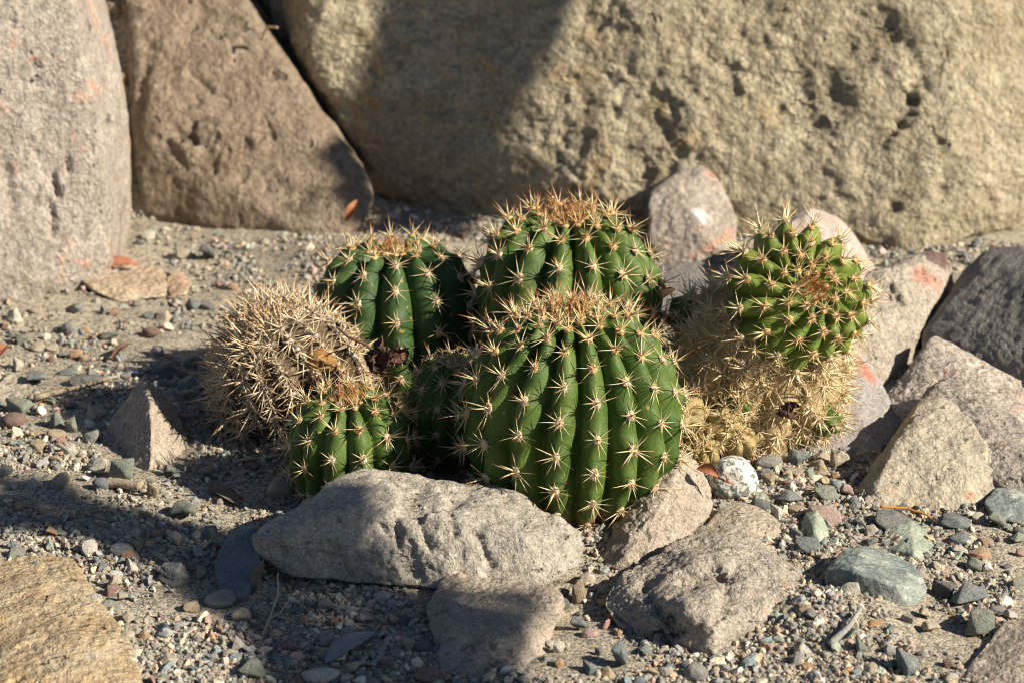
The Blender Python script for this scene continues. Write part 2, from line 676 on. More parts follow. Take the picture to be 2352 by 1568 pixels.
rock('boulder', [(322, 492, 38), (480, 497, 37), (600, 505, 36), (722, 552, 34.3), (800, 545, 34.3), (836, 512, 35), (862, 448, 37), (852, 420, 38),
                 (800, 365, 39), (722, 236, 41), (640, 126, 43), (570, 36, 45), (480, -130, 48), (270, -130, 48), (296, 160, 43.5), (318, 240, 41.5), (306, 330, 40),
                 (345, 280, 39.8), (520, 430, 36.6)],
     rock_mat('brown_sandstone', (0.215, 0.162, 0.115), (0.285, 0.225, 0.165), grain=420, speck=0.32, bump=0.7,
              stain=[((0.105, 0.078, 0.055), 34, 0.56, 0.75), ((0.30, 0.225, 0.165), 42, 0.62, 0.6)], pits=0.8),
     'brown triangular boulder leaning beside the pale grey boulder', 'boulder', level=7, back=12, sink=2, p=30, cuts=5, cutdepth=0.03,
     disp=((0.30, 0.16, 3), (0.16, 0.6, 4), (0.06, 2.2, 4)), seed=2,
     pits=[((430, 300), 0.9, 0.35), ((560, 330), 0.5, 0.3), ((610, 300), 0.6, 0.25), ((470, 350), 1.0, 0.3)],
     grooves=[([(345, 110), (325, 180), (322, 240)], 0.35, 0.35), ([(385, 325), (430, 395)], 0.25, 0.3), ([(440, 170), (490, 215)], 0.2, 0.25), ([(460, 30), (425, 110)], 0.5, 0.3), ([(560, 410), (700, 450)], 0.5, 0.25)])

rock('boulder', [(700, 60, 43.2), (748, 285, 41.2), (650, -110, 45.5), (560, -50, 52), (610, 110, 50), (720, 300, 46), (890, 430, 46), (1100, 492, 43), (1450, 470, 40.6),
                 (1700, 520, 38.4), (1900, 580, 35), (2040, 612, 32.4), (2110, 604, 32.2), (2200, 545, 33.6), (2262, 470, 35), (2370, 420, 37.5), (2700, 300, 41),
                 (640, -420, 52), (1400, -420, 50), (2200, -420, 47.5), (2700, -420, 51), (2200, 0, 39.6), (2195, 350, 35.4), (1400, 100, 41.6), (1400, 420, 40.6)],
     rock_mat('tan_tuff', (0.335, 0.28, 0.185), (0.43, 0.37, 0.26), grain=420, speck=0.36, bump=1.0,
              stain=[((0.225, 0.195, 0.135), 34, 0.57, 0.6), ((0.46, 0.34, 0.19), 34, 0.60, 0.6)], pits=0.55, big=28, coarse=1.2),
     'huge tan pitted boulder filling the background behind the cacti', 'boulder', level=8, back=30, sink=2.5, p=30, cuts=4, cutdepth=0.02,
     disp=boulder_disp, seed=3,
     pits=[((2085, 225), 0.5, 0.6), ((2070, 280), 0.55, 0.6), ((1935, 365), 0.45, 0.5), ((1410, 258), 0.32, 0.35),
           ((2050, 470), 0.45, 0.3), ((1660, 150), 1.6, 0.3), ((1850, 260), 2.0, 0.35), ((1530, 380), 1.4, 0.3), ((1990, 90), 1.5, 0.3)],
     grooves=[([(2050, 60), (2100, 130), (2120, 200)], 0.5, 0.22), ([(2235, 330), (2290, 370)], 0.12, 0.3), ([(2262, 420), (2285, 480)], 0.14, 0.3), ([(1280, 360), (1330, 410)], 0.15, 0.2),
              ([(740, 170), (1100, 150)], 0.3, 0.2), ([(760, 260), (900, 240), (1050, 250)], 0.4, 0.35), ([(2150, 300), (2175, 390), (2165, 450)], 0.3, 0.35), ([(1850, 545), (1960, 560), (2060, 580)], 0.5, 0.4)])

# ================================================================== STONES
M_GREY = rock_mat('grey_andesite', (0.325, 0.29, 0.24), (0.39, 0.35, 0.29), grain=950, speck=0.40, bump=0.6,
                  stain=[((0.33, 0.20, 0.16), 90, 0.66, 0.4), ((0.43, 0.385, 0.31), 60, 0.60, 0.5)], pits=0.7, big=60)
M_GREY2 = rock_mat('grey_brown_stone', (0.32, 0.265, 0.21), (0.38, 0.32, 0.255), grain=900, speck=0.42, bump=0.6,
                   stain=((0.42, 0.25, 0.17), 70, 0.65, 0.5), pits=0.6, big=50)
M_DARK = rock_mat('dark_grey_stone', (0.19, 0.18, 0.165), (0.25, 0.23, 0.205), grain=700, speck=0.26, bump=0.5,
                  stain=((0.33, 0.31, 0.30), 60, 0.62, 0.6), pits=0.5)
M_PINK = rock_mat('pink_granite', (0.36, 0.30, 0.25), (0.44, 0.38, 0.32), grain=620, speck=0.50, bump=0.5,
                  stain=((0.50, 0.25, 0.17), 80, 0.63, 0.55), pits=0.6, light=((0.62, 0.58, 0.52), 420, 0.64))
M_SMOOTHPINK = rock_mat('smooth_pinkish_stone', (0.38, 0.31, 0.265), (0.45, 0.37, 0.325), grain=500, speck=0.25, bump=0.35, pits=0.3)
M_BLUE = rock_mat('blue_green_stone', (0.155, 0.185, 0.175), (0.25, 0.275, 0.245), grain=800, speck=0.35, bump=0.4,
                  stain=((0.40, 0.41, 0.36), 130, 0.56, 0.75), pits=0.3, big=90, rough=0.85)
M_GREEN = rock_mat('pale_green_stone', (0.25, 0.285, 0.225), (0.33, 0.355, 0.285), grain=900, speck=0.3, bump=0.35, pits=0.3, big=110, rough=0.85)
M_SLATE = rock_mat('blue_slate', (0.105, 0.13, 0.145), (0.15, 0.175, 0.185), grain=900, speck=0.3, bump=0.35, pits=0.2, rough=0.8)
M_TAN = rock_mat('tan_sandstone', (0.36, 0.26, 0.15), (0.43, 0.35, 0.235), grain=480, speck=0.32, bump=0.6,
                 stain=[((0.45, 0.30, 0.13), 40, 0.58, 0.7), ((0.45, 0.42, 0.36), 32, 0.60, 0.65)], pits=0.6)
M_SPECK = rock_mat('speckled_granite', (0.62, 0.58, 0.50), (0.68, 0.65, 0.58), grain=900, speck=0.18, bump=0.25,
                   stain=((0.095, 0.125, 0.13), 300, 0.495, 0.9), pits=0.3, big=120, rough=0.75)

# front row
rock('stone', [(576, 1225, -6.6), (580, 1268, -7.1), (640, 1184, -6), (720, 1146, -5.4), (775, 1104, -4.8), (842, 1102, -4.8), (885, 1126, -5), (1080, 1166, -5.3), (1140, 1152, -5.2), (1212, 1156, -5.3),
               (1290, 1192, -5.9), (1334, 1216, -6.4), (1345, 1272, -7.2), (1314, 1320, -8), (1252, 1365, -9.1), (1130, 1355, -8.7), (1000, 1341, -8.2), (820, 1339, -8.1), (680, 1322, -7.7), (596, 1300, -7.4),
               (795, 1160, -6.7), (1000, 1200, -7.4), (1200, 1212, -7.6), (1297, 1238, -7.7), (640, 1238, -7.3)],
     M_GREY, 'long grey stone lying in front of the largest front cactus', 'stone', level=7, back=1.8, sink=0.25, under=0.62, p=40, cuts=24, cutdepth=0.09,
     disp=((0.26, 0.45, 4), (0.15, 1.6, 4), (0.05, 5.0, 3)), seed=11,
     pits=[((965, 1140), 1.2, 0.30), ((900, 1205), 0.6, 0.14), ((940, 1290), 0.6, 0.16), ((850, 1235), 0.4, 0.10), ((760, 1290), 0.7, 0.12), ((660, 1270), 0.5, 0.12)],
     grooves=[([(689, 1235), (747, 1243), (834, 1285), (872, 1296)], 0.13, 0.16), ([(640, 1255), (760, 1272), (860, 1298)], 0.10, 0.12), ([(905, 1180), (912, 1245)], 0.2, 0.22), ([(960, 1190), (985, 1255)], 0.16, 0.2), ([(870, 1200), (925, 1268)], 0.12, 0.14), ([(1030, 1160), (1045, 1225)], 0.16, 0.18), ([(1095, 1225), (1125, 1300)], 0.14, 0.16)])
rock('stone', [(983, 1398, -11.2), (1012, 1375, -10.2), (1060, 1352, -9.6), (1150, 1340, -9.1), (1255, 1352, -9.2), (1294, 1390, -10.5), (1288, 1412, -11.4), (1225, 1482, -13.6), (1215, 1620, -17), (1018, 1620, -17), (1000, 1480, -13.6),
               (1130, 1462, -14.6), (1012, 1425, -13), (1190, 1440, -13.8)],
     M_GREY2, 'grey stone with worn dark hollows at the bottom centre of the photo', 'stone', level=7, back=2.5, sink=0.7, p=30, cuts=18, cutdepth=0.09,
     disp=((0.3, 0.4, 4), (0.12, 1.6, 4), (0.04, 6, 3)), seed=12, pits=[((1130, 1480), 0.22, 0.2), ((1170, 1500), 0.2, 0.15), ((1080, 1480), 0.25, 0.2), ((1140, 1530), 0.3, 0.2), ((1010, 1400), 0.3, 0.2)])
rock('stone', [(-140, 1325, -7.5), (80, 1302, -6.8), (172, 1312, -7.2), (215, 1370, -9.3), (245, 1410, -10.8), (305, 1490, -13.8), (345, 1620, -18), (-140, 1760, -22),
               (60, 1400, -11.6), (170, 1470, -14.2), (40, 1520, -16), (200, 1560, -17)],
     M_TAN, 'flat tan sandstone rock at the bottom left corner', 'stone', level=7, back=1.5, sink=0.8, p=16, cuts=6, cutdepth=0.04,
     disp=((0.22, 0.25, 4), (0.06, 1.3, 4), (0.02, 5, 3)), seed=13, pits=[((60, 1480), 0.25, 0.2), ((30, 1560), 0.3, 0.2), ((120, 1490), 0.2, 0.15)])
rock('stone', [(1392, 1316, -6.7), (1378, 1292, -6.0), (1400, 1238, -4.6), (1440, 1178, -3.2), (1490, 1106, -1.6), (1530, 1062, -1.0), (1570, 1048, -0.8), (1602, 1062, -0.1), (1629, 1118, -0.8), (1639, 1166, -1.8),
               (1602, 1214, -3.5), (1560, 1254, -5.2), (1480, 1294, -6.3), (1500, 1190, -4.6), (1440, 1270, -6.4)],
     M_GREY2, 'wedge shaped grey stone tilted against the right foot of the front cactus', 'stone', level=7, back=1.6, sink=0.5, p=20, cuts=8, cutdepth=0.05,
     disp=((0.2, 0.6, 4), (0.11, 1.9, 4), (0.05, 6, 3)), seed=14, pits=[((1455, 1160), 0.2, 0.2), ((1590, 1235), 0.4, 0.2), ((1480, 1220), 0.35, 0.12)])
rock('stone', [(1362, 1405, -10.6), (1396, 1336, -9.0), (1480, 1296, -8.0), (1560, 1280, -7.6), (1680, 1248, -6.4), (1744, 1232, -5.4), (1802, 1264, -5.9), (1857, 1306, -7.1), (1877, 1350, -8.6), (1857, 1394, -10.1), (1790, 1428, -11),
               (1732, 1465, -12.3), (1640, 1526, -14.4), (1600, 1508, -13.9), (1550, 1465, -12.6), (1495, 1478, -12.8), (1400, 1437, -11.4),
               (1500, 1330, -10.2), (1660, 1300, -9.8), (1560, 1300, -9.4), (1560, 1390, -13.2), (1640, 1420, -14.0), (1620, 1350, -11.9)],
     rock_mat('rough_grey_stone', (0.33, 0.285, 0.235), (0.40, 0.35, 0.285), grain=800, speck=0.42, bump=0.8,
              stain=[((0.46, 0.27, 0.18), 60, 0.62, 0.55), ((0.24, 0.20, 0.16), 45, 0.62, 0.6)], pits=0.6, big=55),
     'large rough stone with deep dark hollows right of the wedge stone', 'stone', level=7, back=1.2, sink=0.5, p=16, cuts=30, cutdepth=0.12,
     disp=((0.4, 0.32, 3), (0.20, 0.9, 4), (0.09, 2.4, 4), (0.04, 7, 3)), seed=15,
     pits=[((1545, 1445), 0.5, 0.3), ((1670, 1320), 0.6, 0.25), ((1615, 1400), 0.5, 0.2), ((1735, 1410), 0.3, 0.15), ((1600, 1330), 0.6, 0.2), ((1525, 1470), 0.5, 0.4)],
     grooves=[([(1530, 1480), (1525, 1420), (1490, 1370), (1480, 1330)], 0.25, 0.35), ([(1640, 1300), (1665, 1345), (1670, 1390), (1650, 1420)], 0.28, 0.4), ([(1560, 1340), (1610, 1330)], 0.2, 0.25)])
rock('stone', [(1605, 1222, -3.8), (1640, 1183, -2.6), (1700, 1165, -2.0), (1772, 1184, -2.5), (1808, 1215, -3.3), (1806, 1244, -4.2), (1720, 1266, -5.0), (1640, 1252, -4.6), (1700, 1210, -4.0)],
     rock_mat('dusty_tan_stone', (0.36, 0.305, 0.235), (0.43, 0.36, 0.275), grain=850, speck=0.45, bump=0.6, stain=((0.44, 0.28, 0.19), 70, 0.64, 0.4)),
     'low dusty stone half buried behind the large rough stone', 'stone', level=6, back=0.8, sink=0.5, p=14, seed=16)
rock('stone', [(244, 992, 7.6), (262, 950, 8.6), (300, 1078, 3.6), (334, 1096, 2.8), (402, 1070, 3.9), (434, 1030, 5.8), (412, 950, 8.4), (330, 866, 8.2), (346, 930, 5.6), (347, 1010, 3.9), (345, 1066, 2.9)],
     M_GREY2, 'pyramid shaped brown grey stone standing left of the cacti', 'stone', level=7, back=1.0, sink=0.5, p=40, cuts=4, cutdepth=0.03,
     disp=((0.16, 0.6, 4), (0.09, 2, 4), (0.03, 7, 3)), seed=17, pits=[((286, 978), 0.13, 0.15), ((300, 930), 0.12, 0.1)])
rock('stone', [(492, 1292, -7.2), (512, 1248, -6.2), (548, 1220, -5.8), (590, 1206, -5.6), (600, 1300, -7.9), (566, 1364, -9.4), (522, 1374, -9.6), (500, 1340, -8.6)],
     M_SLATE, 'dark blue slate slab leaning against the left end of the long stone', 'stone', level=6, back=0.7, sink=0.3, under=0.9, p=24, seed=18, disp=((0.06, 0.8, 3), (0.02, 4, 3)))
rock('stone', [(183, 642, 26.6), (214, 624, 28), (330, 610, 29.6), (376, 618, 29), (392, 640, 28), (380, 680, 25.6), (270, 694, 24.8), (215, 668, 25.6)],
     rock_mat('buff_slab', (0.38, 0.29, 0.20), (0.46, 0.37, 0.27), grain=600, speck=0.4, bump=0.6, stain=((0.50, 0.26, 0.15), 60, 0.58, 0.6)),
     'flat buff slab carrying a dry leaf beside the pale grey boulder', 'stone', level=6, back=0.6, sink=0.2, under=0.6, p=16, seed=19, disp=((0.14, 0.5, 4), (0.06, 2, 3)))
rock('stone', [(378, 640, 28.2), (410, 628, 28.8), (440, 648, 28), (430, 672, 26.2), (392, 684, 25.8)],
     rock_mat('orange_buff_stone', (0.42, 0.28, 0.18), (0.48, 0.35, 0.25), grain=600, speck=0.4, bump=0.6),
     'small orange tinted stone touching the right end of the buff slab', 'stone', level=5, back=0.6, sink=0.3, p=14, seed=20)
# right-hand cluster
rock('stone', [(1490, 444, 34.5), (1535, 406, 35.5), (1562, 386, 36.4), (1612, 382, 36.4), (1644, 412, 35.8), (1697, 495, 34), (1702, 545, 32.4), (1690, 604, 31), (1520, 615, 31), (1483, 560, 31.6), (1486, 500, 32.6), (1600, 530, 31.4)],
     lambda base: rock_mat('pinkish_grey_stone', (0.30, 0.255, 0.21), (0.39, 0.335, 0.28), grain=480, speck=0.35, bump=0.6, stain=((0.46, 0.22, 0.15), 40, 0.56, 0.75),
                           spots=spot_rel([((1622, 478, 32.6), 0.75, (0.72, 0.72, 0.70))])(base)),
     'pinkish grey stone with a white patch behind the tallest cactus', 'stone', level=6, back=2.5, sink=0.8, p=20, seed=21, disp=((0.22, 0.35, 4), (0.10, 1.2, 4), (0.03, 4, 3)))
rock('stone', [(1500, 618, 28.8), (1640, 612, 28.8), (1700, 650, 26.4), (1680, 720, 22), (1520, 720, 22), (1480, 670, 24.5)], M_DARK,
     'flat grey stone in front of the pinkish stone behind the cacti', 'stone', level=5, back=1.0, sink=0.8, p=18, seed=22)
rock('stone', [(1440, 455, 38.5), (1452, 438, 39.2), (1482, 432, 39.5), (1500, 445, 39), (1500, 500, 37), (1430, 500, 37)], M_DARK,
     'small dark stone squeezed between the boulder and the pinkish stone', 'stone', level=5, back=1.2, sink=0.6, p=14, seed=23)
rock('stone', [(1770, 560, 26), (1812, 506, 27), (1856, 492, 27.6), (1922, 516, 28), (1978, 566, 28), (2014, 622, 27), (2005, 730, 22), (1800, 730, 21.5), (1880, 560, 25.6)], M_SMOOTHPINK,
     'smooth pinkish stone behind the crooked cactus head', 'stone', level=6, back=2.5, sink=0.8, p=14, seed=24)
rock('stone', [(1985, 628, 20), (2060, 604, 21), (2108, 588, 22), (2150, 576, 23), (2178, 580, 23.4), (2186, 606, 23.4), (2180, 644, 22), (2132, 730, 18.5), (2077, 815, 15.4), (2022, 895, 12.6), (1962, 860, 12.5), (1945, 730, 16),
               (2200, 690, 24.5), (2115, 800, 19.5), (2064, 885, 15)],
     lambda base: rock_mat('grey_tuff_with_red_tip', (0.36, 0.31, 0.25), (0.42, 0.365, 0.30), grain=620, speck=0.42, bump=0.7, pits=0.7,
                           spots=spot_rel([((2115, 645, 21.2), 0.95, (0.47, 0.25, 0.18)), ((2150, 592, 22.6), 0.8, (0.11, 0.065, 0.055)), ((2172, 600, 23.2), 0.7, (0.13, 0.075, 0.065))])(base)),
     'long tapering stone with a dark red tip right of the crooked cactus', 'stone', level=7, back=1.6, sink=0.8, p=22, cuts=6, cutdepth=0.04,
     disp=((0.22, 0.4, 4), (0.10, 1.5, 4), (0.03, 5, 3)), seed=25, pits=[((2030, 660), 0.5, 0.4), ((2060, 690), 0.35, 0.3), ((2000, 640), 0.3, 0.2)])
rock('stone', [(2112, 772, 17.6), (2192, 702, 19.6), (2250, 618, 20.8), (2296, 602, 20.8), (2500, 595, 16.5), (2500, 910, 8.5), (2352, 894, 11), (2300, 876, 12.2), (2236, 836, 14.5), (2116, 798, 17)], M_DARK,
     'dark shaded grey stone at the right edge below the boulder', 'stone', level=6, back=4, sink=0.8, p=24, seed=26, disp=((0.25, 0.3, 4), (0.08, 1.3, 4), (0.03, 5, 3)))
rock('stone', [(2136, 776, 14.8), (2168, 784, 14.6), (2232, 836, 12.8), (2352, 892, 10.8), (2480, 950, 9), (2034, 906, 11.6), (2056, 970, 8.4), (2130, 1000, 6.6), (2350, 1050, 4), (2480, 1090, 2.5), (2100, 900, 10.4), (2300, 950, 7.6)], M_PINK,
     'coarse pink granite slab tilted above the rounded grey stone', 'stone', level=7, back=1.0, sink=0.6, p=22, cuts=6, cutdepth=0.03, seed=27, disp=((0.2, 0.4, 4), (0.10, 1.5, 4), (0.04, 5, 3)))
rock('stone', [(2112, 905, 7.4), (2150, 880, 8), (2192, 880, 8), (2242, 896, 7.4), (2304, 946, 6.3), (2366, 998, 5), (2450, 1115, 0.6), (2300, 1120, 0.6), (2268, 1050, 2.2), (2226, 965, 4.2), (2170, 960, 4.4)],
     rock_mat('porous_grey_stone', (0.28, 0.245, 0.21), (0.345, 0.30, 0.25), grain=640, speck=0.45, bump=0.9, pits=0.9, stain=((0.36, 0.20, 0.15), 60, 0.62, 0.6)),
     'porous rough grey stone between the pink slab and the rounded stone', 'stone', level=7, back=1.2, sink=0.6, p=20, seed=28, disp=((0.25, 0.45, 4), (0.14, 1.5, 4), (0.05, 4, 3)))
rock('stone', [(2000, 1178, -0.9), (1972, 1122, 0.8), (1992, 1090, 2.2), (2030, 1036, 3.8), (2108, 926, 5.2), (2172, 920, 5.2), (2226, 960, 4.2), (2264, 1010, 3), (2316, 1105, 1.2), (2272, 1150, 0.2), (2150, 1180, -1.0),
               (2094, 1000, 2.6), (2040, 1052, 1.2), (2010, 1130, -0.3), (2150, 1020, 2.2), (2220, 1060, 1.4)],
     lambda base: rock_mat('rounded_grey_stone', (0.335, 0.29, 0.225), (0.40, 0.345, 0.265), grain=900, speck=0.38, bump=0.55, pits=0.8,
                           spots=spot_rel([((2130, 1105, -0.3), 0.42, (0.50, 0.19, 0.09)), ((2050, 1110, -0.2), 0.5, (0.46, 0.29, 0.17)), ((2236, 1130, 0.0), 0.35, (0.46, 0.25, 0.15)), ((2100, 1150, -0.8), 0.5, (0.43, 0.32, 0.18))])(base)),
     'rounded grey stone with a square orange patch on its face', 'stone', level=7, back=1.4, sink=0.6, p=20, cuts=6, cutdepth=0.04, seed=29,
     disp=((0.22, 0.5, 4), (0.10, 1.8, 4), (0.03, 7, 3)), pits=[((2150, 957), 0.14, 0.12), ((2168, 962), 0.1, 0.1), ((2130, 990), 0.08, 0.08), ((2150, 1095), 0.14, 0.08), ((2070, 1148), 0.12, 0.08)])
rock('stone', [(1955, 780, 11.2), (2004, 842, 10.6), (2050, 926, 8.8), (2070, 985, 7.0), (2000, 1066, 4.2), (1850, 1056, 4.4), (1812, 990, 5.8), (1850, 870, 8.6)],
     lambda base: rock_mat('grey_slab_with_red_stain', (0.27, 0.25, 0.235), (0.325, 0.30, 0.28), grain=850, speck=0.40, bump=0.4, pits=0.5,
                           spots=spot_rel([((1985, 865, 9.8), 0.75, (0.43, 0.17, 0.11)), ((1995, 915, 8.6), 0.35, (0.42, 0.16, 0.10))])(base)),
     'smooth grey slab with a red stain tilted under the crooked cactus', 'stone', level=6, back=0.8, sink=0.5, p=24, cuts=4, cutdepth=0.02, seed=30, disp=((0.08, 0.5, 3), (0.03, 2, 4)))


rock('stone', [(2190, 1590, -16.8), (2235, 1510, -14.9), (2300, 1455, -12.9), (2430, 1425, -11.6), (2480, 1640, -19), (2260, 1660, -19.5), (2350, 1500, -15.2)], M_GREY2,
     'low grey brown stone cut by the bottom right corner of the photo', 'stone', level=6, back=0.8, sink=0.6, p=16, seed=36, disp=((0.16, 0.5, 4), (0.08, 2, 4), (0.03, 6, 3)))


def ellipse_pts(cx, cy, rx, ry, y0, bulge, n=12, rot=0.0):
    L = []
    for k in range(n):
        t = 2 * math.pi * k / n
        a, b = rx * math.cos(t), ry * math.sin(t)
        L.append((cx + a * math.cos(rot) - b * math.sin(rot), cy + a * math.sin(rot) + b * math.cos(rot), y0))
    for k in range(n // 2):
        t = 4 * math.pi * k / n
        L.append((cx + 0.6 * rx * math.cos(t), cy + 0.6 * ry * math.sin(t), y0 - bulge))
    return L


rock('cobble', ellipse_pts(1682, 1108, 63, 58, 0.3, 0.7), M_SPECK, 'white cobble with black speckles behind the wedge stone', 'cobble', level=6, back=0.9, sink=None, p=10, cuts=2, cutdepth=0.03, seed=31, disp=((0.06, 0.8, 3), (0.015, 4, 3)))
rock('cobble', [(1892, 1312, -8.4), (1918, 1278, -7.6), (1980, 1266, -7.2), (2060, 1288, -7.4), (2122, 1318, -8.2), (2132, 1360, -9.2), (2092, 1408, -10.2), (2030, 1412, -10.2), (1958, 1374, -9.6), (1898, 1348, -9.0), (1960, 1310, -9.6), (2060, 1345, -10.2)],
     M_BLUE, 'largest blue grey cobble lying right of the large rough stone', 'cobble', level=6, back=1.0, sink=0.3, p=12, cuts=4, cutdepth=0.05, seed=32, disp=((0.10, 0.6, 4), (0.05, 1.8, 4), (0.015, 6, 3)))
rock('cobble', [(2016, 1256, -4.6), (2050, 1213, -3.4), (2092, 1206, -3.2), (2132, 1230, -3.6), (2157, 1272, -5.0), (2132, 1298, -5.8), (2060, 1293, -5.8), (2070, 1235, -4.4), (2100, 1270, -6.0)],
     M_GREEN, 'pale green angular cobble above the largest blue cobble', 'cobble', level=6, back=0.8, sink=0.3, p=26, cuts=6, cutdepth=0.05, seed=33, disp=((0.05, 0.8, 3), (0.02, 4, 3)))
rock('cobble', [(2258, 1150, -0.6), (2280, 1132, 0.2), (2352, 1124, 0.4), (2420, 1150, -0.2), (2420, 1190, -1.6), (2352, 1204, -2.3), (2285, 1186, -1.8)],
     M_BLUE, 'blue green cobble cut by the right edge of the photo', 'cobble', level=6, back=0.8, sink=0.3, p=14, seed=34, disp=((0.08, 0.7, 3), (0.02, 4, 3)))
rock('cobble', [(1838, 1220, -3.3), (1850, 1178, -2.4), (1878, 1165, -2.2), (1904, 1192, -2.6), (1913, 1232, -3.6), (1892, 1264, -4.6), (1850, 1258, -4.4), (1870, 1215, -4.2)],
     M_GREEN, 'upright pale green pebble left of the pale green cobble', 'cobble', level=5, back=0.6, sink=0.3, p=18, seed=35, disp=((0.05, 0.8, 3), (0.02, 4, 3)))

# ================================================================== PEBBLES
PC = {'c': (0.46, 0.39, 0.29), 't': (0.38, 0.29, 0.19), 'o': (0.40, 0.245, 0.145), 'r': (0.20, 0.115, 0.095), 'w': (0.53, 0.49, 0.41), 'g': (0.24, 0.235, 0.22),
      'b': (0.155, 0.185, 0.19), 'n': (0.22, 0.245, 0.195), 'k': (0.105, 0.115, 0.12), 'p': (0.44, 0.30, 0.25)}
CN = {'c': 'cream', 't': 'tan', 'o': 'orange', 'r': 'maroon', 'w': 'white', 'g': 'grey', 'b': 'blue grey', 'n': 'greenish', 'k': 'dark grey', 'p': 'pink'}
M_PEB = pebble_mat('pebble_stone', False)
M_PEBV = pebble_mat('veined_pebble_stone', True)


def pebble_shape(seed, angular):
    r = np.random.default_rng(seed)
    pts = r.normal(size=(11 if angular else 24, 3))
    pts /= np.linalg.norm(pts, axis=1)[:, None]
    pts *= (0.86 + 0.2 * r.random(len(pts)))[:, None]
    v, f = hull_shape(pts, 4, 70 if angular else 9, 3, 0.1, seed)
    n = vnormals(v, f)
    v = v + n * ((0.06 if angular else 0.10) * fbm(v * 1.8 + seed, 3, seed) + 0.03 * fbm(v * 6, 2, seed))[:, None]
    v /= np.abs(v).max(0)
    return v, f


PEB_MESH = {}
for kind in ('angular', 'rounded'):
    for k in range(9):
        v, f = pebble_shape(100 + k + (50 if kind == 'rounded' else 0), kind == 'angular')
        for mm, mname in ((M_PEB, 'p'), (M_PEBV, 'v')):
            PEB_MESH[kind, k, mname] = mesh_np('pebble', v * 100, f, mm)      # unit shape, scaled per pebble

PEBS = []                                             # (object, colour, shape, size, pos)


def pebble(px, py, w, h, c, pos=None, flat=None):
    """px, py: the pebble's centre in the picture; w, h: its size there."""
    if pos is None:
        p = G(px, py + h * 0.30)
        k = px_per_cm(p)
        sx = w / k / 2
        hh = h / k
    else:
        p, sx, hh = pos, w / 2, h
    kind = 'rounded' if random.random() < 0.25 else 'angular'
    me = PEB_MESH[kind, random.randrange(9), 'v' if c in 'bnk' and random.random() < 0.55 else 'p']
    o = bpy.data.objects.new('pebble', me)
    COL.objects.link(o)
    sz = max(0.52 * hh, 0.36 * sx)
    sy = sx * random.uniform(0.7, 1.0)
    gz = float(ground_h(p[0], p[1])[0])
    base = gz if flat is None else flat
    o.location = Vector(np.array([p[0], p[1], base + sz * 0.55]) * CM)
    o.scale = (sx * CM * 1.12, sy * CM * 1.08, sz * CM * 1.05)
    o.rotation_euler = (random.uniform(-0.25, 0.25), random.uniform(-0.35, 0.35), random.uniform(-0.5, 0.5))
    b = np.array(PC[c]) * random.uniform(0.85, 1.12)
    o.color = (*[float(x) for x in b], 1)
    PEBS.append((o, c, kind, sx * 2, np.array([p[0], p[1]])))
    return o


